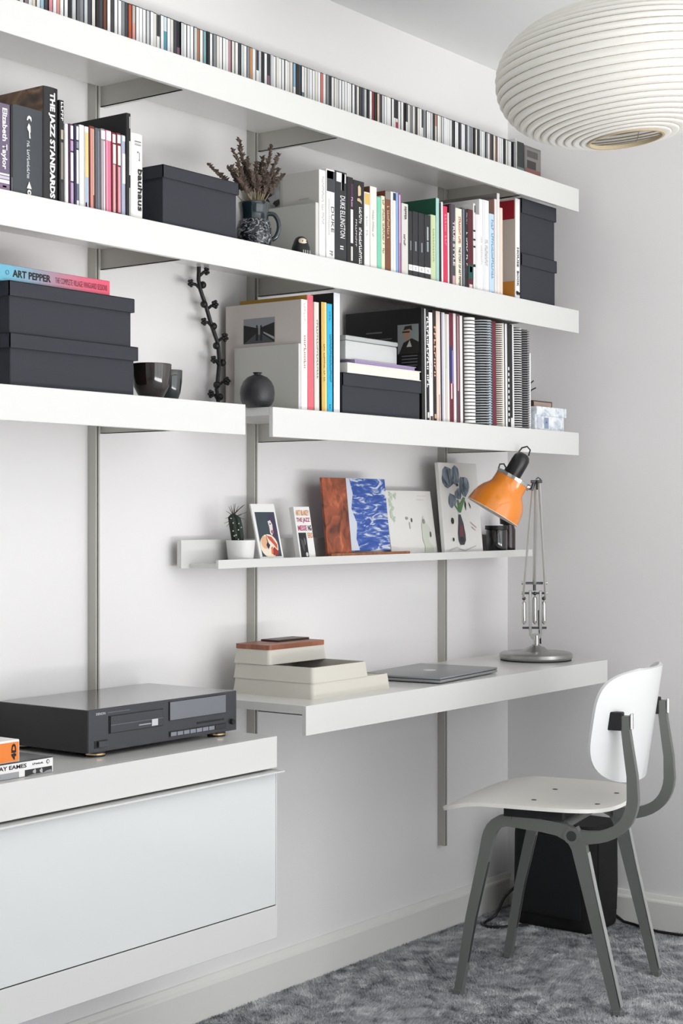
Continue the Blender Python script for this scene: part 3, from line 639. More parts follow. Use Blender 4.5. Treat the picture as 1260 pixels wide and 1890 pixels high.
comb('black comb-bound book with white rings near the shelf end', 949.8, 962.2, 604, '141417', 'e9e9e9', 42, fr=.36)
comb('last black comb-bound book with grey rings at the shelf end', 962.8, 976.4, 608, '141417', '8b8b8e', 42, fr=.34)
book('folder', 'thin white folder closing the row of comb-bound books', 976.8, 979.6, 652, Z3, 'efefef', depth=.2, grp=S3, pages=False, hard=False, cat='folder', lean=0)

# ================================================================== storage boxes
def sbox(label, x0, x1, y0, y1, z, h, lid, ov=.004, m=BOXM, grp='charcoal lidded storage boxes', name='storage_box'):
    o = thing(name, label, 'box', ((x0+x1)/2, y0, z), group=grp)
    a = (x1-x0)/2; d = y1-y0
    MB().rbox(-a+ov, a-ov, ov, d-ov, 0, h-.003, m, .0012, 1).build('body', o)
    l = MB(); t = .0018
    l.rbox(-a, a, 0, d, h-.0025, h, m, .0008, 1)
    l.box(-a, a, 0, t, h-lid, h-.001, m).box(-a, a, d-t, d, h-lid, h-.001, m).box(-a, -a+t, 0, d, h-lid, h-.001, m).box(a-t, a, 0, d, h-lid, h-.001, m)
    l.build('lid', o)
    return o
sbox('charcoal lidded box beside the jug of dried sprigs', wx(300, -.25)-.001, wx(439.5, -.25), -.252, -.075, Z2, .127, .026)
sbox('lower of the two large charcoal boxes on the left shelf', wx(17, -.25)-.003, wx(251.5, -.25), -.255, -.04, Z3, .0985, .0275, .006)
sbox('upper of the two large charcoal boxes, under the pink and blue set', wx(17, -.25)-.002, wx(246.8, -.25), -.252, -.045, Z3+.0985, .0955, .0275, .005)
sbox('lower of the two charcoal boxes at the right end of the middle shelf', wx(961, -.25), wx(1026, -.25), -.252, -.04, Z2, .134, .034, .004)
sbox('upper of the two charcoal boxes at the right end of the middle shelf', wx(961, -.25), wx(1025, -.25), -.252, -.04, Z2+.134, .150, .040, .004)
sb = sbox('charcoal lidded box with white books and a silver box on top', wx(633, -.25)-.004, wx(780, -.25)-.0075, -.252, -.05, Z3, wz(780, 704.5, -.25)-Z3, .030, .004)
BT = wz(780, 704.5, -.25)
# white notebook, lilac book and silver box on it
def flat(name, label, pxl, pxr, Y, z, h, d, col, pcol='f3efe6', grp=None, cat='book', t=.002):
    x0, x1 = wx(pxl, Y), wx(pxr, Y); o = thing(name, label, cat, (x0, Y, z), group=grp); L = x1-x0
    m = mat(col, .5)
    MB().rbox(0, L, 0, d, 0, t, m, .0006, 1).build('back_board', o)
    MB().box(.003, L-.003, .003, d-.002, t, h-t, mat(pcol, .8)).build('pages', o)
    MB().rbox(0, L, 0, d, h-t, h, m, .0006, 1).build('front_board', o)
    MB().box(0, .0025, 0, d, t, h-t, m).build('spine', o)
    return o
flat('book', 'thick cream-edged white book lying on the charcoal box', 641, 777, -.255, BT, .024, .15, 'f4f2ee', 'f1e8dc')
flat('book', 'slim lilac book lying under the silver box', 655, 768, -.235, BT+.024, .0125, .13, 'b8a7cc', 'b3a2c8')
Y = -.225; x0, x1 = wx(638, Y), wx(735, Y)
o = thing('plastic_box', 'silvery translucent plastic box on top of the lilac book', 'box', (x0, Y, BT+.0365)); L = x1-x0; hh = wz(735, 632, Y)-BT-.0365
PL = mat('cfd2d2', .18, coat=.5); 
MB().rbox(.002, L-.002, .002, .1, 0, hh-.012, PL, .004, 2).build('body', o, True)
MB().rbox(0, L, 0, .102, hh-.012, hh, mat('b9bcbc', .2, coat=.5), .004, 2).build('lid', o, True)

# record set lying on the large boxes
Y = -.235; x1 = wx(203, Y); x0 = x1-.36; zb = Z3+.0985+.0955
o = thing('box_set', 'flat boxed record set fading from cyan to pink on the large boxes', 'box set', (x0, Y, zb))
GR = ramp_mat('cyan_pink_print', [(0, '3fb4d6'), (.30, '6fb0c8'), (.48, '8f95a8'), (.62, 'b07f92'), (.8, 'd45f78'), (1, 'e2506c')], (1/.36, 1, 1), tex='grad', axis='X', rough=.4)
MB().rbox(0, .36, 0, .2, 0, .031, GR, .001, 1).build('slipcase', o)
text('ART PEPPER', o, (.135+.02, -.0006, .0165), XA, ZA, .095, .0135, INK, bold=.03)
text('THE COMPLETE VILLAGE VANGUARD SESSIONS', o, (.283, -.0006, .0160), XA, ZA, .138, .011, mat('7c2740', .6), bold=.0)
text('O', o, (.095, -.0006, .0165), XA, ZA, .009, .009, mat('1f7f9c', .6))

# ================================================================== small things on the shelves
DKB = mat('1f1613', .12, coat=.8, var=.6, vscale=30, name='brown_black_glaze'); DKG = mat('1c2426', .12, coat=.8, name='blue_black_glaze')
def bowl(label, px, pxr, ytop, Y, m, foot):
    x, r = wx(px, Y), (pxr-px)*mpp(px, Y)
    h = wz(px, ytop, Y)-Z3
    o = thing('tea_bowl', label, 'bowl', (x, Y, Z3), group='dark glazed tea bowls')
    pr = [(.0001, .003), (r*.42, .003), (r*.42, 0), (r*.5, 0), (r*.62, .006), (r*.86, h*.35), (r*.97, h*.65), (r, h*.99), (r*.985, h), (r*.95, h*.985), (r*.9, h*.6), (r*.7, h*.2), (.0001, .010)]
    MB().lathe(pr, m, 40).build('bowl_body', o, True)
    MB().lathe([(r*.985, h-.001), (r*.99, h+.0004), (r*.955, h+.0002)], mat('4a2c1c', .3)).build('rim', o, True)
bowl('brown-black glazed tea bowl against the charcoal boxes', 279, 316.5, 672.5, -.22, DKB, 0)
bowl('smaller blue-black tea bowl half behind the brown one', 313, 336.5, 684, -.165, DKG, 0)
# black blossom branch standing at the wall
Yb = -.032
def BP(a, b): px, py = 330+a/3.6, 480+b/3.6; return (wx(px, Yb), Yb, wz(px, py, Yb))
BK = mat('121214', .5)
stem = [(133, 42), (130, 130), (141, 192), (160, 250), (178, 300), (193, 352), (207, 402), (222, 450), (240, 500), (254, 540), (262, 590), (267, 650), (266, 700), (261, 760), (256, 810), (250, 860), (258, 905), (262, 950), (262, 985)]
o = thing('blossom_branch', 'black metal plum blossom branch standing against the wall', 'ornament', BP(262, 985))
rel = Vector(BP(262, 985))
def bp(a, b, dy=0): return Vector(BP(a, b))-rel+Vector((0, dy, 0))
MB().tube([bp(*q) for q in stem], [.0047]*len(stem), BK, 8).build('stem', o, True)
FL = [((133, 110), (168, 76), 19), ((138, 190), (64, 155), 19), ((185, 330), (225, 296), 21), ((215, 440), (152, 410), 19), ((252, 545), (290, 515), 22), ((265, 705), (216, 662), 19), ((258, 835), (303, 805), 21), ((255, 925), (198, 890), 20)]
for (a, c, r) in FL:
    P0, P1 = bp(*a), bp(*c, -.004); mid = (P0+P1)/2+Vector((0, -.003, .003))
    tw = MB().tube([P0, mid, P1], .0036, BK, 6).build('twig', o, True)
    rr = r/3.6/830*1.45
    f = MB()
    for k in range(5):
        an = 2*pi*k/5+c[0]
        f.sphere(tuple(P1+Vector((cos(an)*rr*.66, -.003, sin(an)*rr*.66))), rr*.44, BK, 8, 6, .9)
    f.sphere(tuple(P1+Vector((0, -.004, 0))), rr*.4, BK, 8, 6)
    f.build('blossom', o, True)
for c in ((152, 166), (160, 294), (224, 440), (242, 570), (284, 682), (245, 830), (265, 910)):
    MB().sphere(tuple(bp(*c, -.003)), .0085, BK, 10, 8).build('bud', o, True)
# round black vase
Y = -.225; x = wx(474.8, Y); r = (wx(506.6, Y)-wx(443, Y))/2*.80
o = thing('round_vase', 'small round matt black vase on the left end of the lower right shelf', 'vase', (x, Y, Z3)); r = .0385
hv = wz(475, 687.5, Y)-Z3
pr = [(.0001, 0), (r*.55, 0), (r*.8, .006), (r*.95, hv*.2), (r, hv*.42), (r*.96, hv*.58), (r*.82, hv*.74), (r*.58, hv*.86), (r*.30, hv*.92), (r*.2, hv*.94), (r*.2, hv*.965), (r*.27, hv*.985), (r*.27, hv), (r*.16, hv), (r*.13, hv*.93)]
MB().lathe(pr, mat('26262a', .38, bump=.3, bscale=350, name='black_stoneware'), 40).build('vase_body', o, True)
# jug with dried sprigs
Y = -.20; xj = wx(468.5, Y); hj = wz(468, 375, Y)-Z2
GLZ = ramp_mat('mottled_jug_glaze', [(.34, '101216'), (.5, '23272e'), (.58, '74787d'), (.7, 'b4b8ba')], (55, 55, 70), 3, 3.5, .16)
GLT = mat('16262d', .12, coat=.8, name='blue_green_glaze')
o = thing('jug', 'dark blue-green glazed jug with mottled belly holding dried sprigs', 'jug', (xj, Y, Z2))
r = .0405
MB().lathe([(.0001, 0), (r*.75, 0), (r*.92, .008), (r*1.0, hj*.28), (r*.99, hj*.45), (r*.9, hj*.60), (r*.83, hj*.64)], GLZ, 40).build('belly', o, True)
MB().lathe([(r*.83, hj*.64), (r*.80, hj*.72), (r*.82, hj*.85), (r*.88, hj*.98), (r*.87, hj), (r*.80, hj*.99), (r*.74, hj*.8), (r*.72, hj*.62)], GLT, 40).build('neck', o, True)
hd = Vector((.62, -.78, 0))
MB().tube(smooth([hd*(r*.80)+ZA*hj*.78, hd*(r*1.12)+ZA*hj*.76, hd*(r*1.34)+ZA*hj*.62, hd*(r*1.36)+ZA*hj*.45, hd*(r*1.2)+ZA*hj*.30, hd*(r*.98)+ZA*hj*.24]), .0052, GLT, 10).build('handle', o, True)
SPR = mat('584a41', .9, var=.4, vscale=60, name='dried_flower'); STM = mat('9a8a6a', .8)
tips = [(440, 256, 0), (430, 276, -.01), (502, 268, .0), (515, 285, -.01), (382, 303, .02), (420, 308, .01), (428, 306, -.015), (524, 322, -.02), (473, 300, .01), (455, 292, -.01), (490, 305, -.02), (465, 318, -.025), (505, 312, -.01), (478, 325, -.03), (447, 316, .015), (496, 330, -.03), (485, 290, .02), (437, 330, -.02), (515, 312, .0)]
Rs = random.Random(5)
for i, (px, py, dy) in enumerate(tips):
    Yt = Y+dy*1.6; tip = Vector((wx(px, Yt), Yt, wz(px, py, Yt))); base = Vector((xj, Y, Z2+hj*.55))+Vector((Rs.uniform(-.012, .012), Rs.uniform(-.012, .012), 0))
    edge = Vector((xj, Y, Z2+hj))+Vector((max(-.022, min(.022, (tip.x-xj)*.25)), max(-.022, min(.022, (tip.y-Y)*.4)), 0))
    rk = sorted(q_[0]+q_[1]*1e-3 for q_ in tips).index(px+py*1e-3)+1
    s = thing('dried_sprig', 'dried grey-brown sprig in the blue-green jug, tip %s from the left' % ORD[rk], 'dried flower', base, group='dried sprigs in the jug')
    e, t = edge-base, tip-base; mid = e+(t-e)*.5+Vector((0, 0, .006))
    MB().tube([(0, 0, 0), e, mid, e+(t-e)*.8+Vector((0, 0, .003)), t], [.0011, .0011, .001, .001, .0008], STM, 5).build('stem', s, True)
    fh = MB(); st = .30
    for k in range(34):
        q = st+(1-st)*k/33; c = e+(t-e)*q+Vector((0, 0, .006*4*q*(1-q))); rr = .0088*(1.15-.6*q)
        an = Rs.uniform(0, 2*pi); d = Vector((cos(an), sin(an), Rs.uniform(.2, .9)))
        a1 = c+d*rr; sd = Vector((-sin(an), cos(an), .3))*rr*.55
        fh.add([c-sd*.5, c+sd*.5, a1+sd*.7+d*rr*.3, a1-sd*.4+d*rr*.5, c+ZA*rr*.6, c-ZA*rr*.4+d*rr*.8], [(0, 1, 2), (0, 2, 3), (0, 3, 4), (1, 4, 2), (4, 3, 2), (0, 5, 1), (5, 2, 1), (0, 3, 5), (5, 3, 2)], SPR)
        fh.sphere(tuple(c+d*rr*.35), rr*.55, SPR, 6, 4)
    fh.build('flower_head', s)
# little black doll
Y = -.245; x = wx(555, Y); hd_ = wz(555, 436.5, Y)-Z2; r = .022
o = thing('doll', 'tiny black round-bottomed doll with a cream face', 'figurine', (x, Y, Z2), rz=radians(-20))
pr = [(.0001, 0), (r*.75, 0), (r*.98, .006), (r, hd_*.25), (r*.93, hd_*.45), (r*.80, hd_*.62), (r*.72, hd_*.75), (r*.55, hd_*.90), (r*.3, hd_*.98), (.0001, hd_)]
MB().lathe(pr, mat('151518', .45), 28).build('body', o, True)
fm = MB(); fc = mat('ecdcc8', .6)
fm.sphere((-.002, -r*.36, hd_*.68), r*.52, fc, 18, 12, .85).build('face', o, True)
ey = MB()
for sx in (-.0065, .0035): ey.sphere((sx, -r*.80, hd_*.70), .0016, INK, 8, 6)
ey.build('eye', o, True)
br = MB()
for k in range(4): br.tube([(-.006+k*.0055, -r*.97, hd_*.05), (-.0065+k*.0055, -r*.99, hd_*.24)], .0009, mat('d8d8d8', .5), 5)
br.build('robe_stripe', o)
# right end of the CD shelf
def mini(name, label, cat, a, b, py, Y, z, col, depth, pols=None):
    x0, x1 = wx(a, Y), wx(b, Y); h = wz((a+b)/2, py, Y)-z
    o = thing(name, label, cat, (x0, Y, z))
    MB().rbox(0, x1-x0, 0, depth, 0, h, mat(col, .4), .002, 2).build('case', o)
    return o, x1-x0, h
o, L_, h_ = mini('box_set', 'white slim box set standing at the end of the CD row', 'box set', 951.5, 953.6, 255, CDY, Z1, 'e3e1df', .14)
MB().box(.0003, L_-.0003, -.0006, .0005, .004, h_-.004, mat('c9c4c0', .5)).build('spine_label', o)
o, L_, h_ = mini('box_set', 'black-green box set right of the CD row', 'box set', 954, 967, 262, CDY, Z1, '26302f', .14)
MB().box(.001, L_-.001, -.0006, .0005, .004, h_*.45, mat('6f8583', .5)).build('spine_label', o)
o, L_, h_ = mini('box_set', 'grey-brown CD case facing out at the end of the top shelf', 'box set', 968, 998, 272, CDY, Z1, '6d6a66', .012)
prints('cover_print', o, (0, 0, 0), XA, ZA, [(mat('7f7c77', .5), rect(.004, h_*.1, L_-.004, h_*.95)), (mat('8a5a55', .5), rect(.004, h_*.08, L_-.006, h_*.5)), (mat('3b3836', .5), rect(.012, h_*.5, L_-.03, h_*.68)), (mat('55524e', .5), rect(.012, h_*.75, L_-.02, h_*.9))], n=(0, -1, 0))
# right end of the lower shelf
MARB = ramp_mat('blue_white_paper', [(.35, 'b9c4d4'), (.5, 'e6ebf0'), (.65, 'f2f4f6')], (45, 45, 45), 3, 1, .35)
Y = -.262; x0, x1 = wx(988, Y), wx(1045, Y); h_ = wz(1016, 752, Y)-Z3
o = thing('trinket_box', 'small lidded box in marbled blue-white paper at the shelf end', 'box', (x0, Y, Z3)); L_ = min(x1-x0, 4.112-x0)
MB().rbox(.004, L_-.009, .003, .047, 0, h_*.68, MARB, .001, 1).build('body', o); MB().rbox(.008, L_, 0, .050, h_*.62, h_, MARB, .001, 1).build('lid', o)
prints('printed_panel', o, (.003, .003, 0), XA, ZA, [(mat('8f9bb5', .5), rect(.05, .006, .075, h_*.55)), (mat('5c6270', .5), [(.057, h_*.3), (.068, h_*.33), (.063, h_*.42)]), (mat('c9cdd8', .5), rect(.012, .008, .04, h_*.5))], n=(0, -1, 0), split=True)
Y = -.205; x0 = 3.985; TZ = wz(985, 751, Y)-Z3; MZ = wz(985, 738, Y)-Z3-TZ
o = thing('tin', 'dark grey tin behind the marbled trinket box', 'tin', (x0, Y, Z3)); MB().rbox(0, .105, 0, .09, 0, TZ-.012, mat('5f6163', .4), .003, 2).build('body', o); MB().rbox(-.0015, .1065, -.0015, .0915, TZ-.012, TZ, mat('6b6d70', .35), .002, 2).build('lid', o)
o = thing('matchbox', 'brown matchbox lying on the dark grey tin', 'box', (x0+.012, Y+.004, Z3+TZ)); MB().rbox(0, .108, 0, .045, 0, MZ, mat('5a463e', .5), .0006, 1).build('sleeve', o); MB().box(.002, .100, -.0008, 0, MZ*.2, MZ*.8, mat('c2aaa0', .5)).build('label_strip', o)
tb = Vector((4.07, Y+.068, Z3+TZ))
o = thing('twig_bundle', 'two short black twig tips rising beside the white folder end', 'ornament', tb)
for p, q in (((979, 707), (984, 703)), ((980, 720), (988, 716))):
    a, b = [Vector((wx(u, tb.y), tb.y, wz(u, v, tb.y)))-tb for u, v in (p, q)]
    MB().tube([(0, 0, 0), a*.5+Vector((-.012, 0, .004)), a, b], .002, BK, 6).build('twig', o, True)

# ================================================================== picture ledge
def lean_card(name, label, cat, pxl, pxr, pxt, pyt, Yb, th, m, z=LZ):
    x0, x1 = wx(pxl, Yb), wx(pxr, Yb); Yt = min(-.04, x0/tp(pxt)-CAM_D); zt = wz(pxt, pyt, Yt)
    a = atan2(Yt-Yb, zt-z); h = sqrt((Yt-Yb)**2+(zt-z)**2)
    o = thing(name, label, cat, (x0, Yb, z+th*sin(a)*0), rx=-a)
    return o, x1-x0, h
# cactus in a white pot
Y = -.082; xp = wx(444, Y); k = mpp(444, Y); r = 27*k
hp = wz(444, 997, Y)-LZ
o = thing('cactus', 'small spiny cactus in a white ceramic pot on the ledge', 'plant', (xp, Y, LZ))
MB().lathe([(.0001, 0), (r*.82, 0), (r*.86, .003), (r, hp*.97), (r, hp), (r*.93, hp), (r*.88, hp*.8), (.0001, hp*.78)], mat('e6e6e4', .35), 36).build('pot', o, True)
MB().lathe([(r*.9, hp*.84), (.0001, hp*.86)], mat('4a4038', .95), 20).build('soil', o)
CG = mat('1f2a20', .7, var=.3, vscale=80)
P = lambda px, py, dy=0: Vector((wx(px, Y+dy)-xp, dy, wz(px, py, Y+dy)-LZ))
path = [P(439, 1006), P(438, 990), P(435, 970), P(432, 955), P(430, 949)]
mb = MB(); n = 16
for i, c in enumerate(path):
    pass
rings = []; rad = [.0125, .014, .0145, .0135, .005]
vs = []; fs = []
for i, c in enumerate(path):
    for j in range(n):
        a = 2*pi*j/n; rr = rad[i]*(1.12 if j % 2 else .86); vs.append(c+Vector((cos(a)*rr, sin(a)*rr, 0)))
for i in range(len(path)-1):
    for j in range(n): fs.append((i*n+j, i*n+(j+1) % n, (i+1)*n+(j+1) % n, (i+1)*n+j))
fs.append(tuple((len(path)-1)*n+j for j in range(n)))
mb.add(vs, fs, CG).build('cactus_stem', o)
Rc = random.Random(9); ar = MB()
for i in range(16):
    q = Rc.uniform(.1, .95); c = path[0].lerp(path[-1], q); a = Rc.uniform(pi, 2*pi)
    ar.sphere(tuple(c+Vector((cos(a)*.0145, sin(a)*.0145, 0))), .0017, mat('cfcfc6', .8), 6, 4)
ar.build('areole', o)
tips_ = [(417, 943), (416, 957), (414, 966), (422, 935), (426, 933), (431, 930), (434, 929), (440, 934), (446, 935), (449, 932), (452, 931), (446, 950), (451, 958), (418, 972), (455, 945)]
for px, py in tips_:
    b = path[-1].lerp(path[2], Rc.uniform(0, .45)); MB().tube([b, P(px, py, Rc.uniform(-.012, .012))], [.0011, .0004], mat('3a342c', .7), 4).build('spine', o)

CARDW = mat('eeeeec', .5)
# postcard with the purple profile
o, wd, h = lean_card('postcard', 'white-bordered card with a purple profile and a red drum shape', 'postcard', 482, 525, 462, 930, -.105, .004, CARDW)
MB().box(0, wd, 0, .004, 0, h, CARDW).build('card', o)
def S(a, b): return (a*wd, b*h)
prints('card_print', o, (0, 0, 0), XA, ZA, [(mat('33404a', .5), [S(.1, .1), S(.93, .1), S(.93, .86), S(.1, .86)]), (mat('3b3050', .5), [S(.62, .80), S(.72, .83), S(.88, .79), S(.93, .6), S(.93, .45), S(.84, .38), S(.74, .46), S(.76, .62), S(.62, .70)]), (mat('e8dcd6', .5), [S(.58, .70), S(.70, .72), S(.76, .64), S(.73, .5), S(.66, .45), S(.6, .5), S(.61, .6)]),
    (INK, blob(.67*wd, .655*h, .03*wd, .012*h)), (mat('b06a78', .5), blob(.70*wd, .52*h, .06*wd, .03*h)), (mat('f0e2cf', .5), blob(.46*wd, .28*h, .38*wd, .20*h, 20)), (mat('e0b088', .5), blob(.30*wd, .34*h, .16*wd, .11*h, 12)), (mat('c8503c', .5), [S(.42, .46), S(.62, .43), S(.80, .30), S(.78, .22), S(.66, .30), S(.48, .40)]),
    (mat('9c2a22', .5), [S(.50, .18), S(.66, .26), S(.82, .18), S(.74, .11), S(.58, .12)]), (mat('251b3c', .5), [S(.34, .30), S(.42, .35), S(.50, .29), S(.40, .22)]), (INK, [S(.40, .34), S(.42, .34), S(.41, .48), S(.395, .48)]), (mat('e27a50', .5), [S(.52, .25), S(.60, .27), S(.58, .16), S(.50, .13)])], lift=.0003, n=(0, -1, 0))
# block card with coloured capitals
o, wd, h = lean_card('framed_card', 'thick white card block with orange and magenta capitals over a dark photo', 'card', 555, 584, 541, 935, -.105, .014, CARDW)
MB().rbox(0, wd, 0, .014, 0, h, CARDW, .0006, 1).build('block', o)
text('ART BLAKEY', o, (wd*.5, -.0006, h*.885), XA, ZA, wd*.84, h*.10, mat('e0975c', .5), bold=.03)
text('THE JAZZ', o, (wd*.5, -.0006, h*.745), XA, ZA, wd*.84, h*.10, mat('b04a72', .5), bold=.03)
text('MESSE', o, (wd*.38, -.0006, h*.605), XA, ZA, wd*.56, h*.10, mat('c0507a', .5), bold=.03)
text('NG', o, (wd*.84, -.0006, h*.605), XA, ZA, wd*.22, h*.10, mat('2a2430', .5), bold=.03)
text('ERS', o, (wd*.80, -.0006, h*.47), XA, ZA, wd*.30, h*.10, mat('d8935c', .5), bold=.03)
prints('photo', o, (0, 0, 0), XA, ZA, [(mat('1c1c20', .5), rect(wd*.08, h*.06, wd*.56, h*.52)), (mat('4d4e54', .5), blob(wd*.28, h*.3, wd*.08, h*.12, 9, .2, .2)), (mat('6d6e73', .5), blob(wd*.42, h*.36, wd*.05, h*.07, 9, 0, .2)), (mat('d9d9d9', .5), blob(wd*.45, h*.12, wd*.07, h*.04))], n=(0, -1, 0))
# seascape on a little wooden easel
o, wd, h = lean_card('painting', 'unframed painting, rust-brown strip beside blue and white waves', 'painting', 605, 721, 593, 881, -.098, .006, None, z=LZ+.012)
RUST = ramp_mat('rust_paint', [(.3, '5a2f22'), (.45, '8a4a32'), (.58, 'a8563a'), (.72, 'c07a52')], (26, 26, 20), 5, 1.4, .6)
SEA = ramp_mat('sea_paint', [(.40, '2f4f9c'), (.50, '3c60b0'), (.56, '6f86bd'), (.62, 'c3c9da'), (.75, 'dde0e8')], (16, 30, 60), 4, 2.2, .5)
MB().box(0, wd*.37, 0, .006, 0, h, RUST).build('left_panel', o)
MB().box(wd*.37, wd, 0, .006, .008, h, SEA).build('right_panel', o)
prints('foam_stroke', o, (0, 0, 0), XA, ZA, [(mat('cfd4e2', .6), [(wd*.37, .01), (wd*.5, .01), (wd*.46, h*.2), (wd*.49, h*.4), (wd*.42, h*.6), (wd*.46, h*.8), (wd*.42, h), (wd*.37, h)])], n=(0, -1, 0))
WOOD = ramp_mat('easel_wood', [(.3, '7a452c'), (.6, '9c6242'), (.8, 'b57c58')], (60, 60, 6), 3, 1, .5)
Ye = -.116; xe0, xe1 = wx(612, Ye), wx(757, Ye)
e = thing('easel', 'low brown wooden tabletop easel under the blue seascape', 'easel', (xe0, Ye, LZ))
MB().rbox(0, xe1-xe0, 0, .012, 0, .0165, WOOD, .001, 1).build('foot_bar', e)
# pale drawing
o, wd, h = lean_card('drawing', 'pale pencil drawing with faint green leaves propped on the ledge', 'drawing', 724, 808, 709, 905, -.072, .003, None)
MB().box(0, wd, 0, .003, 0, h, mat('e8e6e2', .7)).build('sheet', o)
g1, g2, gy = mat('bccdb8', .7), mat('d3d8cb', .7), mat('c9c4be', .7)
pl = [(g1, blob(wd*.10+.006*sin(k*2), h*(.95-.055*k), .008, .006, 8, k, .3)) for k in range(8)]
pl += [(g1, blob(wd*.2, h*.92, .008, .006, 8, 1, .3)), (g2, blob(wd*.78, h*.40, .02, .03, 11, 0, .25)), (g2, blob(wd*.80, h*.12, .022, .035, 11, .2, .25)), (gy, rect(wd*.68, h*.92, wd*.9, h*.925)), (gy, rect(wd*.66, h*.86, wd*.82, h*.866)), (mat('4a4f47', .7), blob(wd*.50, h*.55, .003, .006)), (mat('9aa093', .7), blob(wd*.40, h*.58, .006, .004)), (mat('8f978a', .7), blob(wd*.76, h*.53, .006, .007)), (mat('55604f', .7), blob(wd*.88, h*.33, .004, .008)), (gy, rect(wd*.44, h*.42, wd*.46, h*.52))]
prints('pencil_mark', o, (0, 0, 0), XA, ZA, pl, n=(0, -1, 0), split=True)
# tulips
o, wd, h = lean_card('painting', 'white canvas painted with grey-blue tulips in a dark bottle', 'painting', 822, 892, 808, 853, -.098, .012, None)
MB().rbox(0, wd, 0, .012, 0, h, mat('e9e8e5', .7), .001, 1).build('canvas', o)
TU = ramp_mat('tulip_paint', [(.35, '4c5866'), (.5, '74828f'), (.65, '95a1ad')], (60, 60, 25), 3, .8, .6); TD = mat('3f4a58', .6); GN = mat('5f8a5c', .6); GD = mat('22301f', .6)
def Q(a, b): return (a*wd, b*h)
pl = [(TU, blob(wd*.22, h*.84, wd*.17, h*.115, 14, .1, .08)), (TU, blob(wd*.40, h*.865, wd*.12, h*.105, 14, -.2, .08)), (TU, blob(wd*.62, h*.75, wd*.14, h*.11, 14, -.1, .08)), (TU, blob(wd*.28, h*.59, wd*.11, h*.075, 12, .4, .12)), (TU, blob(wd*.45, h*.66, wd*.085, h*.06, 12, .1, .1)),
      (TD, [Q(.20, .93), Q(.23, .93), Q(.25, .80), Q(.23, .76)]), (TD, [Q(.36, .95), Q(.38, .95), Q(.36, .82), Q(.34, .82)]), (TD, [Q(.60, .84), Q(.625, .84), Q(.60, .68), Q(.585, .7)]), (TD, [Q(.09, .86), Q(.12, .82), Q(.22, .74), Q(.12, .78)]),
      (GN, [Q(.42, .46), Q(.48, .46), Q(.62, .62), Q(.57, .63), Q(.46, .55), Q(.44, .60), Q(.40, .60)]), (GN, [Q(.43, .46), Q(.46, .47), Q(.34, .55), Q(.33, .53)]), (GD, [Q(.60, .60), Q(.63, .56), Q(.62, .48), Q(.59, .53)]), (GD, [Q(.70, .58), Q(.74, .54), Q(.75, .5), Q(.71, .54)]),
      (mat('3f4048', .5), [Q(.41, .44), Q(.46, .44), Q(.52, .34), Q(.55, .22), Q(.55, .16), Q(.50, .11), Q(.40, .11), Q(.36, .16), Q(.36, .24), Q(.39, .34)]), (mat('7a3440', .5), [Q(.43, .34), Q(.49, .30), Q(.50, .22), Q(.42, .19), Q(.40, .25)]), (mat('26262e', .5), blob(wd*.45, h*.17, wd*.06, h*.03)),
      (GD, blob(wd*.24, h*.37, wd*.035, h*.035)), (GD, blob(wd*.23, h*.17, wd*.02, h*.02)), (GD, blob(wd*.43, h*.76, wd*.03, h*.015)), (mat('c9c2c4', .7), [Q(.1, .06), Q(.3, .09), Q(.5, .05), Q(.8, .1), Q(.8, .09), Q(.5, .04), Q(.3, .075), Q(.1, .05)]), (mat('b98d94', .7), [Q(.70, .36), Q(.85, .30), Q(.85, .29), Q(.70, .35)]), (mat('b98d94', .7), [Q(.72, .31), Q(.82, .27), Q(.82, .26), Q(.72, .30)])]
prints('painted_tulips', o, (0, 0, 0), XA, ZA, pl, n=(0, -1, 0))
# dark jar and a camera-black object at the ledge end
Y = -.082; k = mpp(916, Y); xj = wx(916, Y); r = 20*k; hj = wz(916, 970, Y)-LZ
o = thing('glass_jar', 'dark smoked glass jar with a black lid at the end of the ledge', 'jar', (xj, Y, LZ))
MB().lathe([(.0001, 0), (r*.92, 0), (r, .004), (r, hj*.80), (r*.93, hj*.88)], mat('16181a', .08, coat=1, name='smoked_glass'), 32).build('jar_body', o, True)
MB().lathe([(.0001, hj*.86), (r*1.06, hj*.86), (r*1.06, hj), (.0001, hj)], mat('101012', .4), 32).build('lid', o, True)
Y = -.075; xj = wx(938, Y); r = 13*mpp(938, Y); h2 = wz(938, 952, Y)-LZ
o = thing('bottle', 'dark maroon-black bottle with a wide cap behind the orange shade', 'bottle', (xj, Y, LZ))
MB().lathe([(.0001, 0), (r*.95, 0), (r, .004), (r, h2*.62), (r*.8, h2*.74), (r*.8, h2*.76)], mat('2a1518', .25, coat=.6), 28).build('bottle_body', o, True)
MB().lathe([(r*.8, h2*.76), (r*1.2, h2*.78), (r*1.25, h2*.97), (r*1.1, h2), (.0001, h2)], mat('17171a', .5), 28).build('cap', o, True)

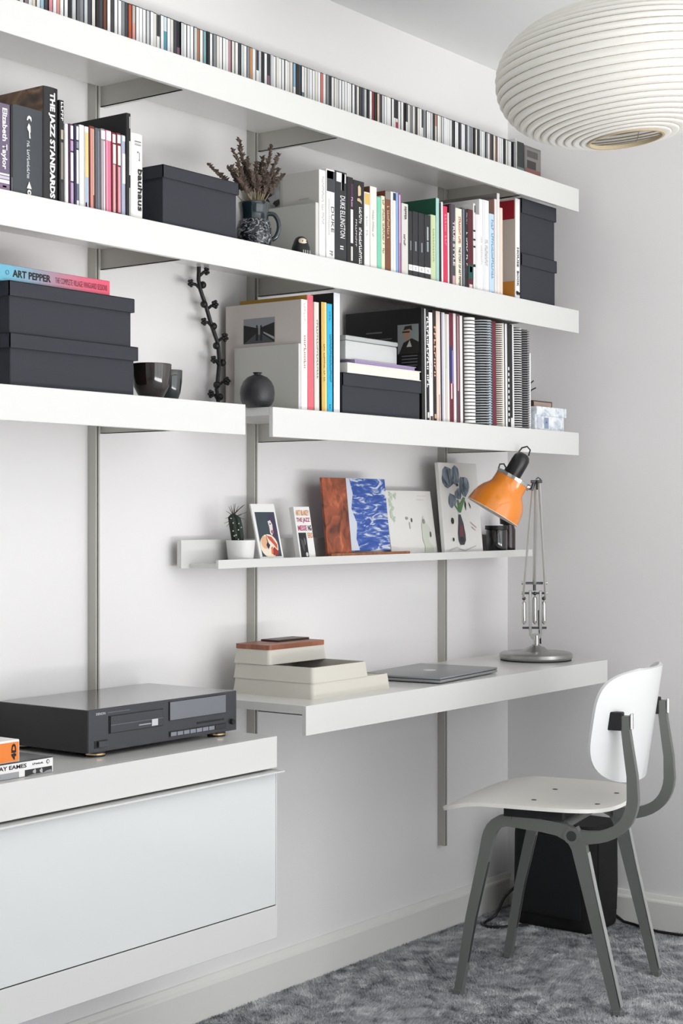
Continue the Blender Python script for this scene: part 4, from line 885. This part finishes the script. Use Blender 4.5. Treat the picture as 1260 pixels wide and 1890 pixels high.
# ================================================================== on the desk
TRAY = mat('d3cfc5', .55, name='warm_grey_plastic')
def tray(label, x0, x1, y0, y1, z, h, lid=False, open_=False):
    o = thing('desk_tray', label, 'tray', (x0, y0, z), group='stacked grey desk trays')
    w_, d = x1-x0, y1-y0; tp_ = .004; r = .010
    def rr(ins, n=5):
        p = []
        for cx_, cy_, a0 in ((w_-r-ins, r+ins, -pi/2), (w_-r-ins, d-r-ins, 0), (r+ins, d-r-ins, pi/2), (r+ins, r+ins, pi)):
            for k in range(n+1): a = a0+pi/2*k/n; p.append((cx_+r*cos(a), cy_+r*sin(a)))
        return p
    A, B = rr(0), rr(tp_); n = len(A); mb = MB()
    I, J = rr(tp_+.003), rr(tp_+.003)
    vs = [(*p, 0) for p in A]+[(*p, h) for p in B]+[(*p, h) for p in I]+[(*p, .006 if open_ else h-.004) for p in J]
    fs = []
    for q in range(3):
        for i in range(n): fs.append((q*n+i, q*n+(i+1) % n, (q+1)*n+(i+1) % n, (q+1)*n+i))
    fs.append(tuple(range(n))[::-1])
    mb.add(vs, fs, TRAY).build('tray_body', o, True)
    MB().add([(*p, (.0065 if open_ else h-.0038)) for p in J], [tuple(range(n))], mat('232326', .8) if open_ else TRAY).build('lining', o, fix=False)
    if lid:
        LW = ramp_mat('lid_wood', [(.3, '7c4a36'), (.55, '94583f'), (.8, 'a87055')], (10, 70, 10), 3, 1, .4)
        MB().prism([(a*1.0, b) for a, b in rr(tp_-.001)], 'z', h, h+.011, LW).build('wooden_lid', o)
        MB().rbox(w_*.42, w_*.97, d*.45, d*.92, h+.011, h+.0155, mat('3d2019', .4), .001, 1).build('lid_grip', o)
    return o
tray('lowest and widest warm grey desk tray of the stack', 2.836, 3.138, -.309, -.07, DZ, .0355)
tray('middle warm grey desk tray, open with a dark lining', 2.838, 3.052, -.307, -.07, DZ+.0355, .0345, open_=True)
tray('top warm grey desk tray with a brown wooden lid', 2.838, 3.056, -.182, -.072, DZ+.070, .033, lid=True)
# laptop
la, lb, lc = Vector((3.264, -.362)), Vector((3.59, -.10)), Vector((3.602, -.33))
o = thing('laptop', 'closed silver laptop lying on the white desk', 'laptop', (3.43, -.225, DZ), rz=radians(6))
AL = mat('9c9ea1', .38, metal=.55, name='anodised_aluminium'); a, b = .1625, .1135
MB().rbox(-a, a, -b, b, .002, .0095, AL, .003, 2).build('base', o, True); MB().rbox(-a, a, -b, b, .0102, .0155, AL, .0024, 2).build('lid', o, True)
MB().box(-a+.003, a-.003, -b+.003, b-.003, .0092, .0105, INK).build('seam', o)
ap = blob(0, 0, .016, .017, 18, 0, .05)
prints('logo', o, (0, 0, .0156), -XA, -YA, [(mat('fbfbfb', .5), ap), (mat('f4f5f6', .2), blob(.003, .022, .003, .006, 8, -.6))], lift=.0001, n=(0, 0, 1))
for sx in (-1, 1):
    for sy in (-1, 1): MB().lathe([(.0001, 0), (.007, 0), (.007, .002)], INK, 12, (sx*(a-.03), sy*(b-.02), 0)).build('foot', o)

# ---- orange anglepoise-type lamp; its local x runs along the photo, y away from the viewer
LB = Vector((3.993, -.211, DZ))
o = thing('desk_lamp', 'orange-shaded spring-arm desk lamp with a polished metal base', 'lamp', LB, rz=-YAW)
ST = mat('a9a9a7', .28, metal=.9, name='brushed_steel'); CHR = mat('d4d4d2', .12, metal=1, name='chrome'); ROD = mat('d5d3ce', .35, metal=.6, name='arm_aluminium'); DST = mat('55555a', .35, metal=.8)
MB().lathe([(.0001, .0), (.100, .0), (.100, .004), (.0001, .004)], INK, 48).build('base_pad', o, True)
MB().lathe([(.0001, .004), (.1, .004), (.1035, .009), (.103, .018), (.097, .0225), (.045, .0235), (.036, .027), (.024, .036), (.012, .041), (.011, .043)], ST, 56).build('base', o, True)
MB().lathe([(.0085, .038), (.0085, .07)], CHR, 16).build('post', o, True)
MB().prism([(-.0185, .085), (-.0185, .070), (-.012, .060), (-.004, .056), (.004, .056), (.012, .062), (.0165, .072), (.0165, .085), (.011, .085), (.011, .074), (-.012, .074), (-.012, .085)], 'y', -.006, .006, ST).build('yoke', o)
for sx in (-.0165, .0125): MB().rbox(sx-.0035, sx+.0042, -.006, .006, .083, .196, ST, .001, 1).build('fork_arm', o)
for (xs, z0, z1) in ((-.034, .100, .168), (-.003, .10, .182), (.0225, .100, .168)):
    n = 26; pth = [(xs+.0052*cos(2*pi*k/6), .0052*sin(2*pi*k/6), z0+.006+(z1-z0-.012)*k/(n*3)) for k in range(n*3+1)]
    sp = MB().lathe([(.001, z0), (.0058, z0+.006), (.0064, z0+.012), (.0064, z1-.012), (.0058, z1-.006), (.001, z1)], CHR, 14, (xs, 0, 0)).build('spring', o, True)
    MB().tube(pth, .0011, DST, 4).build('coil', sp, True)
    MB().sphere((xs, 0, z1+.006), .0055, DST, 10, 8).build('spring_hook', sp, True)
MB().tube([(-.038, 0, .091), (.030, 0, .091)], .0032, DST, 10).build('lower_axle', o, True)
MB().tube([(-.040, 0, .189), (.030, 0, .189)], .0030, DST, 10).build('upper_axle', o, True)
MB().rbox(-.030, .020, -.004, .004, .214, .221, DST, .001, 1).build('cross_bar', o)
MB().tube([(-.004, 0, .196), (-.004, 0, .216)], .0045, DST, 10).build('cross_stem', o, True)
for sx in (-.039, .030):
    for z_ in (.189, .2175): MB().tube([(sx-.002, 0, z_), (sx+.002, 0, z_)], .0048, CHR, 12).build('axle_cap', o, True)
T = Vector((-.026, -.234, .500))
for sx, tx in ((-.036, -.009), (.0275, .007)):
    MB().tube([(sx, 0, .175), T+Vector((tx, 0, 0))], .0034, ROD, 8).build('arm_rod', o, True)
MB().tube([(-.004, 0, .216), T+Vector((-.001, 0, -.004))], .0052, ROD, 8).build('arm_tube', o, True)
MB().rbox(T.x-.016, T.x+.014, T.y-.006, T.y+.006, T.z-.004, T.z+.004, DST, .001, 1).build('elbow_plate', o)
MB().tube([T+Vector((.0, -.008, .003)), T+Vector((.0, -.008, -.022))], .0026, INK, 8).build('elbow_pin', o, True)
MB().tube([T+Vector((-.002, 0, .006)), T+Vector((.004, 0, .011)), T+Vector((.010, 0, .006)), T+Vector((.014, 0, -.003))], .002, DST, 6).build('wing_nut', o, True)
u = Vector((.507, 0, .857)).normalized(); pq = Vector((.857, 0, -.507)); RC = Vector((-.1438, -.234, .4187))
OR = mat('ef8a1d', .22, coat=.7, name='orange_enamel')
pr = [(.077, 0), (.0762, .006), (.0735, .026), (.069, .041), (.0615, .055), (.052, .066), (.0475, .075), (.0465, .088), (.0462, .102)]
MB().lathe(pr, OR, 48, RC, u).build('shade', o, True)
MB().lathe([(r_-.0012, q) for r_, q in pr], mat('efe9df', .5), 48, RC, u).build('shade_lining', o, True)
MB().lathe([(.077, 0), (.0776, -.0012), (.0758, -.0012), (.0758, 0)], mat('f6e6d2', .4), 48, RC, u, closed=True).build('shade_rim', o, True)
MB().lathe([(.0462, .100), (.0475, .1005), (.0475, .109), (.044, .1105), (.025, .1105)], CHR, 40, RC, u).build('collar', o, True)
cc = RC-pq*.006
MB().lathe([(.0225, .108), (.0235, .112), (.0235, .150), (.0225, .163), (.018, .172), (.010, .177), (.0001, .178)], mat('141417', .35), 32, cc, u).build('bulb_holder', o, True)
lp = cc+u*.174
MB().tube([lp-pq*.016, lp-pq*.014+u*.014, lp-pq*.004+u*.024, lp+pq*.008+u*.02, lp+pq*.012+u*.004], .0022, mat('141417', .4), 8).build('hanging_loop', o, True)
J = RC+u*.104+pq*.046
MB().tube([J-pq*.002, J+pq*.006], .0085, CHR, 16).build('swivel', o, True)
MB().tube([J+pq*.006, J+pq*.014, T+Vector((-.006, 0, .003))], .0045, DST, 10).build('swivel_arm', o, True)
K = RC+u*.108-pq*.046
MB().tube([K, K-pq*.003+u*.012, K+pq*.006+u*.018, K+pq*.016+u*.012, K+pq*.018+u*.003], .0024, DST, 8).build('shade_clip', o, True)
MB().tube([(.014, .008, .045), (.013, .010, .07), (.010, .012, .10), (.010, .014, .14)], .0026, INK, 8).build('flex', o, True)

# ================================================================== CD player and books on the cabinet
PY, PD, PW, PH = -.278, .255, .434, .083; px0 = wx(163, PY); PZ = CZT+.0105
o = thing('disc_player', 'black CD player with tray and display on the white cabinet', 'cd player', (px0, PY, CZT))
PB = mat('0f0f12', .42, name='black_steel', bump=.1, bscale=700); PF = mat('4b4c51', .3, metal=.6, name='black_brushed_front'); PT = mat('77777b', .2, metal=.6, coat=.4, name='player_top')
z0 = .0105
MB().box(.001, PW-.001, .004, PD, z0, z0+PH-.0015, PB).build('body', o)
MB().rbox(0, PW, .003, PD, z0+PH-.0015, z0+PH, PT, .0005, 1).build('top_cover', o)
MB().rbox(0, PW, 0, .004, z0, z0+PH, PF, .001, 1).build('front_panel', o)
def FV(u): return u*PW
def FZ(v): return z0+PH*(1-v)
tr = MB().box(FV(.125), FV(.475), -.0012, 0, FZ(.61), FZ(.19), mat('0b0b0d', .3)).build('tray_recess', o)
MB().rbox(FV(.131), FV(.470), -.003, -.0008, FZ(.595), FZ(.205), PF, .0006, 1).build('disc_tray', tr)
MB().box(FV(.131), FV(.470), -.0034, -.003, FZ(.42), FZ(.405), mat('6c6f77', .3, metal=.5)).build('tray_line', tr)
MB().box(FV(.395), FV(.435), -.0036, -.003, FZ(.57), FZ(.41), mat('c9cbcf', .3)).build('disc_logo', tr)
MB().box(FV(.31), FV(.39), -.0036, -.003, FZ(.515), FZ(.49), mat('a9abb0', .4)).build('tray_print', tr)
dp = MB().box(FV(.515), FV(.918), -.001, 0, FZ(.52), FZ(.05), mat('08080a', .2)).build('display_frame', o)
MB().box(FV(.520), FV(.914), -.0022, -.0009, FZ(.505), FZ(.065), mat('8d9197', .06, metal=.85, name='display_glass')).build('display_window', dp)
st = MB().box(FV(.517), FV(.918), -.001, 0, FZ(.915), FZ(.775), mat('08080a', .3)).build('key_strip', o)
for k in range(7):
    a = .524+k*.0445; MB().rbox(FV(a), FV(a+.040), -.0032, -.0009, FZ(.90), FZ(.80), mat('8d8f99', .25, metal=.4), .0006, 1).build('key', st)
MB().box(FV(.84), FV(.912), -.002, -.0009, FZ(.90), FZ(.80), mat('2b2c31', .3)).build('blank_key', st)
MB().box(FV(.71), FV(.905), -.001, 0, FZ(.70), FZ(.655), INK).build('slot', o)
MB().lathe([(.0001, -.0), (.0058, 0), (.0058, .006), (.005, .007), (.0001, .007)], INK, 20, (FV(.962), 0, FZ(.77)), (0, -1, 0)).build('volume_knob', o, True)
MB().box(FV(.036), FV(.115), -.0008, 0, FZ(.90), FZ(.73), mat('0c0c0e', .3)).build('power_recess', o)
MB().rbox(FV(.055), FV(.113), -.005, 0, FZ(.885), FZ(.745), mat('4b4d54', .3, metal=.5), .0008, 1).build('power_button', o)
text('DENON', o, (FV(.075), -.0005, FZ(.115)), XA, ZA, .025, .0048, mat('b9bbc0', .4), bold=.03, name='logo')
MB().box(FV(.12), FV(.26), -.0003, 0, FZ(.118), FZ(.108), mat('7b7d83', .4)).build('fine_print', o)
for fx in (.03, PW-.05):
    for fy in (.022, PD-.03):
        f = MB().lathe([(.0001, 0), (.019, 0), (.0195, .004), (.0195, z0), (.0001, z0)], mat('151517', .4), 24, (fx+.01, fy, 0)).build('foot', o, True)
        MB().lathe([(.0197, .0035), (.0203, .0042), (.0203, .0068), (.0197, .0075)], mat('d6b98c', .18, metal=1), 24, (fx+.01, fy, 0)).build('foot_ring', f, True)
# books lying left of it
Y = -.338; x1 = wx(98, Y); hb = wz(98, 1396, Y)-CZT
o = thing('book', 'white architecture book with a black and white photo along its spine', 'book', (x1-.26, Y, CZT)); m = mat('efedec', .4)
MB().rbox(0, .26, 0, .19, 0, .002, m, .0005, 1).build('back_board', o); MB().rbox(0, .26, 0, .19, hb-.002, hb, mat('55565a', .4, var=.7, vscale=18), .0005, 1).build('front_board', o)
MB().box(.003, .257, .004, .187, .002, hb-.002, PAPER).build('pages', o); MB().rbox(0, .26, 0, .003, 0, hb, m, .0006, 1).build('spine', o)
text('CHARLES & RAY EAMES', o, (.122, -.0006, hb*.72), XA, ZA, .148, hb*.25, INK, bold=.02)
text('~7', o, (.223, -.0006, hb*.74), XA, ZA, .026, hb*.12, INK, bold=.04)
prints('spine_photo', o, (0, 0, 0), XA, ZA, [(mat('1f1f22', .5), rect(.192, hb*.04, .257, hb*.44)), (mat('b4b2b0', .5), blob(.215, hb*.27, .004, hb*.13, 10, 0, .2)), (mat('b9b7b5', .5), blob(.231, hb*.25, .0035, hb*.15, 10, .3, .2)), (mat('8f8f90', .5), [(.195, hb*.04), (.257, hb*.04), (.254, hb*.24), (.243, hb*.2), (.235, hb*.10), (.212, hb*.12)]), (mat('9b9ea2', .5), rect(.02, hb*.05, .178, hb*.42)), (INK, blob(.247, hb*.75, .0035, hb*.13)), (mat('efedec', .5), blob(.247, hb*.75, .0022, hb*.09))], n=(0, -1, 0))
Y = -.336; x1 = wx(37, Y); hb2 = wz(37, 1364, Y)-CZT-hb
o = thing('video_case', 'orange case with black sideways figures on top of the white book', 'case', (x1-.2, Y, CZT+hb))
MB().rbox(0, .2, .001, .14, 0, hb2, mat('f0eeec', .35), .002, 2).build('case', o)
MB().box(.004, .197, 0, .0015, .002, hb2-.004, mat('ef8328', .4)).build('orange_label', o)
text('4D', o, (.185, -.0006, hb2*.48), ZA, -XA, hb2*.72, .011, INK, bold=.05)

# ================================================================== paper lantern
LZV = 3.40; lat = (1141-CX)/F_PX*LZV
lc = Vector((LZV*sin(YAW)+lat*cos(YAW), LZV*cos(YAW)-lat*sin(YAW)-CAM_D, CAM_H-(136-CY)/F_PX*LZV))
RA, RB = .2545, .142
o = thing('paper_lantern', 'oval ribbed white paper lantern hanging from the ceiling', 'pendant lamp', lc-Vector((0, 0, 0)))
o.rotation_mode = 'XYZ'
vd = Vector((sin(YAW), cos(YAW), 0))
o.rotation_mode = 'QUATERNION'
from mathutils import Quaternion
o.rotation_quaternion = Quaternion(vd, radians(-6.5))
m = bpy.data.materials.new('washi_paper'); m.use_nodes = True; nt = m.node_tree; b = nt.nodes['Principled BSDF']
b.inputs['Base Color'].default_value = (*lin('fbfaf6'), 1); b.inputs['Roughness'].default_value = .85
tr_ = nt.nodes.new('ShaderNodeBsdfTranslucent'); tr_.inputs[0].default_value = (*lin('fbf9f4'), 1)
mx = nt.nodes.new('ShaderNodeMixShader'); mx.inputs[0].default_value = .40
tcn = nt.nodes.new('ShaderNodeTexCoord'); nz = nt.nodes.new('ShaderNodeTexNoise'); nz.inputs['Scale'].default_value = 60; nz.inputs['Detail'].default_value = 5
bm_ = nt.nodes.new('ShaderNodeBump'); bm_.inputs['Strength'].default_value = .25; bm_.inputs['Distance'].default_value = .003
nt.links.new(tcn.outputs['Object'], nz.inputs['Vector']); nt.links.new(nz.outputs['Fac'], bm_.inputs['Height'])
nt.links.new(bm_.outputs['Normal'], b.inputs['Normal']); nt.links.new(bm_.outputs['Normal'], tr_.inputs['Normal'])
nt.links.new(b.outputs[0], mx.inputs[1]); nt.links.new(tr_.outputs[0], mx.inputs[2]); nt.links.new(mx.outputs[0], nt.nodes['Material Output'].inputs[0])
WASHI = m
HOLE = .079
def lp_(t):          # superellipse profile from the top hole to the bottom hole
    a0 = math.acos(min(1, (HOLE/RA)**(1/.88))); a = a0-2*a0*t
    return RA*abs(cos(a))**.88, RB*(1 if sin(a) > 0 else -1)*abs(sin(a))**.95
N = 29; ts = [i/400 for i in range(401)]; pts = [lp_(t) for t in ts]
acc = [0]
for i in range(400): acc.append(acc[-1]+math.dist(pts[i], pts[i+1]))
def at_arc(s):
    s *= acc[-1]; i = max(j for j in range(401) if acc[j] <= s+1e-12); i = min(i, 399)
    q = (s-acc[i])/(acc[i+1]-acc[i]); return tuple(pts[i][k]*(1-q)+pts[i+1][k]*q for k in (0, 1))
prof = []
for i in range(N):
    for j in range(6):
        q = j/6; r_, z_ = at_arc((i+q)/N); dip = .0065*sin(pi*q)
        prof.append((r_+dip*.8, z_+dip*.4*(1 if z_ > 0 else -1)))
prof.append(at_arc(1))
MB().lathe(prof, WASHI, 96).build('paper_shade', o, True)
RIB = mat('a59c8c', .7)
for i in range(1, N):
    r_, z_ = at_arc(i/N)
    MB().tube([(r_*cos(a)*.9985, r_*sin(a)*.9985, z_) for a in [2*pi*k/64 for k in range(65)]], .0014, RIB, 5, False).build('rib', o, True)
for zz, nm in ((-1, 'bottom_ring'), (1, 'top_ring')):
    r_, z_ = lp_(0 if zz > 0 else 1)
    MB().lathe([(r_-.003, z_-.004), (r_+.002, z_-.004), (r_+.002, z_+.004), (r_-.003, z_+.004)], mat('b9a98c', .6), 48, closed=True).build(nm, o, True)
mb = MB()
for k in range(6):
    a = 2*pi*k/6+.3; mb.tube([(at_arc(q/24)[0]*.985*cos(a), at_arc(q/24)[0]*.985*sin(a), at_arc(q/24)[1]*.985) for q in range(25)], .0009, RIB, 4)
mb.build('paper_seam', o)
MB().tube([(0, 0, RB*.9), (0, 0, CZ-lc.z-.03)], .003, WHITE, 8).build('flex', o, True)
MB().lathe([(.0001, CZ-lc.z-.012), (.04, CZ-lc.z-.012), (.045, CZ-lc.z-.03), (.02, CZ-lc.z-.04), (.0001, CZ-lc.z-.04)], WHITE, 24).build('ceiling_rose', o, True)
MB().lathe([(.018, .11), (.018, .06), (.014, .055), (.02, .04), (.03, .015), (.026, -.008), (.012, -.02), (.0001, -.023)], mat('f4f2ec', .3), 20).build('bulb', o, True)

# ================================================================== chair
o = thing('chair', 'grey steel chair with white moulded seat and back at the desk', 'chair', (3.54, -.545, 0), rz=radians(11.5))
GS = mat('777976', .42, metal=.25, name='grey_enamelled_steel'); PLY = mat('f8f5ef', .42, name='chair_laminate'); PLW = mat('eff0f0', .3, coat=.25, name='chair_back_laminate')
def bar(path, widths, xc, th, m):
    """flat bar in a plane of constant x; path in (y,z), widths across the path"""
    P = [Vector((0, a, b)) for a, b in path]; L, Rr = [], []
    for i, p in enumerate(P):
        t = (P[min(i+1, len(P)-1)]-P[max(i-1, 0)]).normalized(); nn = Vector((0, -t.z, t.y)); q = widths[i]/2
        L.append(p+nn*q); Rr.append(p-nn*q)
    n = len(P); vs = []
    for sx in (-th/2, th/2):
        for A in (L, Rr): vs += [(xc+sx, v.y, v.z) for v in A]
    fs = []
    for i in range(n-1):
        fs += [(i, i+1, n+i+1, n+i), (2*n+i, 3*n+i, 3*n+i+1, 2*n+i+1), (i, 2*n+i, 2*n+i+1, i+1), (n+i, n+i+1, 3*n+i+1, 3*n+i)]
    fs += [(0, n, 3*n, 2*n), (n-1, 3*n-1, 4*n-1, 2*n-1)]
    return MB().add(vs, fs, m)
def arcp(p0, p1, p2, n=6):
    return [tuple((1-t)**2*a+2*t*(1-t)*b+t*t*c for a, b, c in zip(p0, p1, p2)) for t in [k/n for k in range(n+1)]]
TH = .021
for sx in (-1, 1):
    xc = sx*.18
    fp = [(.203, .012), (.171, .195), (.135, .352)]+arcp((.128, .385), (.118, .437), (.066, .436))
    fw = [.020, .024, .027]+[.029]*7
    bar(fp, fw, xc, TH, GS).build('leg', o)
    bar([(.066, .436), (-.01, .430), (-.05, .425), (-.083, .412)], [.031, .030, .032, .036], xc, TH, GS).build('seat_rail', o)
    bar([(-.078, .425), (-.100, .385), (-.122, .29), (-.19, .012)], [.038, .036, .030, .020], xc, TH, GS).build('leg', o)
    bar([(-.1215, .375), (-.1395, .29), (-.2015, .022)], [.0016]*3, xc, TH*.92, mat('c9cac8', .3, metal=.5, name='lit_edge_paint')).build('leg_lit_edge', o)  # pale strip painting the light on the rear leg's back face
    bar([(.1905, .03), (.1585, .195), (.1235, .345)], [.0012]*3, xc, TH*.6, mat('2b2c2c', .6)).build('leg_channel_shade', o)  # dark strip painting the shade inside the front leg's channel
    for fy in (.2045, -.1915):
        MB().rbox(xc-.0115, xc+.0115, fy-.0115, fy+.0115, .0, .016, mat('6b6d6c', .6), .003, 1).build('rubber_foot', o)
    bp_ = [(-.083, .410), (-.115, .408)]+arcp((-.145, .412), (-.222, .430), (-.227, .505), 8)+[(-.225, .56), (-.217, .614), (-.21, .665), (-.209, .700)]
    bar(bp_, [.030]*2+[.027]*9+[.024, .022, .020, .018], xc*.97, .020, GS).build('back_post', o)
    MB().rbox(xc*.97-.011, xc*.97+.011, -.203, -.166, .665, .708, mat('1b1b1e', .6), .003, 2).build('rubber_clip', o)
    MB().rbox(xc*.97-.008, xc*.97+.008, -.226, -.2195, .668, .706, mat('d8d8d6', .25, metal=.7), .002, 1).build('clip_plate', o)
    MB().lathe([(.0001, 0), (.0125, 0), (.0125, .0015), (.0001, .0015)], mat('3c3e3e', .6), 24, (xc+sx*TH/2, -.083, .412), (sx, 0, 0)).build('pivot_cap', o, True)
    MB().lathe([(.0125, 0), (.0195, 0), (.0195, .003), (.0125, .003)], GS, 24, (xc+sx*TH/2, -.083, .412), (sx, 0, 0), closed=True).build('pivot_ring', o, True)
    MB().box(xc-.012, xc+.012, -.06, .085, .446, .466, mat('17171a', .7)).build('seat_pad', o)
for yy, zz in ((.06, .440), (-.06, .432)):
    MB().tube([(-.17, yy, zz), (.17, yy, zz)], .010, GS, 12).build('cross_bar', o, True)
def ease(v, p=2.4):
    t = 2*v-1; return math.copysign(1-(1-abs(t))**p, t)*.996
def seat_fn(u, v):
    t = ease(v, 1.9); n_ = 9 if t > 0 else 3.4; W = .217*(1-abs(t)**n_)**(1/n_); x = (2*u-1)*W; y = t*.210+.039
    z = .474-.010*(1-(x/.217)**2)*(1-(y/.23)**2)
    if y > .12: z -= ((y-.12)/.118)**2*.022
    if y < -.14: z += ((-y-.14)/.06)**2*.003
    return x, y, z
MB().grid(seat_fn, 26, 34, .009, PLY).build('seat', o, True)
for yy in (.045, -.115):
    for sx in (-1, 1):
        x_, y_ = sx*.085, yy; z_ = .474-.010*(1-(x_/.217)**2)*(1-(y_/.22)**2)+.0045
        MB().lathe([(.0001, .0007), (.0062, .0007), (.007, 0)], mat('2d2d2f', .5), 14, (x_, y_, z_)).build('screw', o)
def back_fn(u, v):
    t = ease(v); n_ = 4.6 if t > 0 else 3.0
    X_ = (2*u-1)*.222*(1-abs(t)**n_)**(1/n_); z = .665+t*.137
    y = -.213+.078*(X_/.22)**2-(z-.63)*.15
    return X_, y, z
MB().grid(back_fn, 30, 40, .009, PLW).build('backrest', o, True)

# ================================================================== black speaker in the corner with its cables
X0, X1, Y0, Y1, HS = 3.985, 4.168, -.392, -.13, .302
o = thing('floor_speaker', 'black fabric-covered floor speaker behind the chair in the corner', 'speaker', ((X0+X1)/2, (Y0+Y1)/2, 0))
FB = mat('0d0d0f', .85, bump=.6, bscale=500, name='black_speaker_cloth'); FG = mat('15171a', .9, bump=.8, bscale=700, name='speaker_grille')
a, b = (X1-X0)/2, (Y1-Y0)/2
def ring(sx, sy, z, r, n=6):
    p = []
    for qx, qy, a0 in ((1, -1, -pi/2), (1, 1, 0), (-1, 1, pi/2), (-1, -1, pi)):
        for k in range(n+1): t = a0+pi/2*k/n; p.append((qx*(sx-r)+r*cos(t), qy*(sy-r)+r*sin(t), z))
    return p
lv = [(.86, .90, .004, .02), (.93, .955, .012, .03), (.965, .975, .03, .035), (1, 1, .12, .035), (.99, .99, .26, .035), (.97, .975, .288, .035), (.92, .94, HS, .03)]
rg = [ring(a*p, b*q, z, r) for p, q, z, r in lv]; n = len(rg[0]); vs = [v for r in rg for v in r]; fs = []
for i in range(len(rg)-1):
    for k in range(n): fs.append((i*n+k, i*n+(k+1) % n, (i+1)*n+(k+1) % n, (i+1)*n+k))
fs += [tuple(range(n))[::-1], tuple((len(rg)-1)*n+k for k in range(n))]
MB().add(vs, fs, FB).build('cabinet_body', o, True)
MB().rbox(-a-.004, -a+.02, -b+.035, b-.035, .04, HS-.035, FG, .006, 2).build('grille', o, True)
MB().rbox(-a+.035, a-.035, -b-.003, -b+.01, .05, HS-.04, FB, .004, 2).build('rear_panel', o, True)
for sx in (-1, 1):
    for sy in (-1, 1): MB().lathe([(.0001, 0), (.012, 0), (.012, .006)], INK, 12, (sx*a*.7, sy*b*.75, 0)).build('foot', o)
CAB = mat('0c0c0e', .5)
pts_ = [(4.168, -.36, .03), (4.172, -.395, .008), (4.168, -.43, .006), (4.150, -.47, .006), (4.135, -.52, .006), (4.14, -.60, .006), (4.15, -.75, .006)]
t = MB().tube([Vector(q) for q in pts_], .0042, CAB, 8).build('cable', None, True); tag(t, 'black power cable running along the right-hand skirting from the speaker', 'cable', 'speaker cables')
pts_ = [(4.02, -.13, .10), (4.000, -.105, .07), (3.985, -.085, .02), (3.95, -.075, .006), (3.915, -.085, .006), (3.90, -.11, .006), (3.915, -.14, .006), (3.95, -.165, .006), (3.985, -.19, .006)]
t = MB().tube(smooth(pts_), .0042, CAB, 8).build('cable', None, True); tag(t, 'black cable looping on the carpet left of the speaker', 'cable', 'speaker cables')
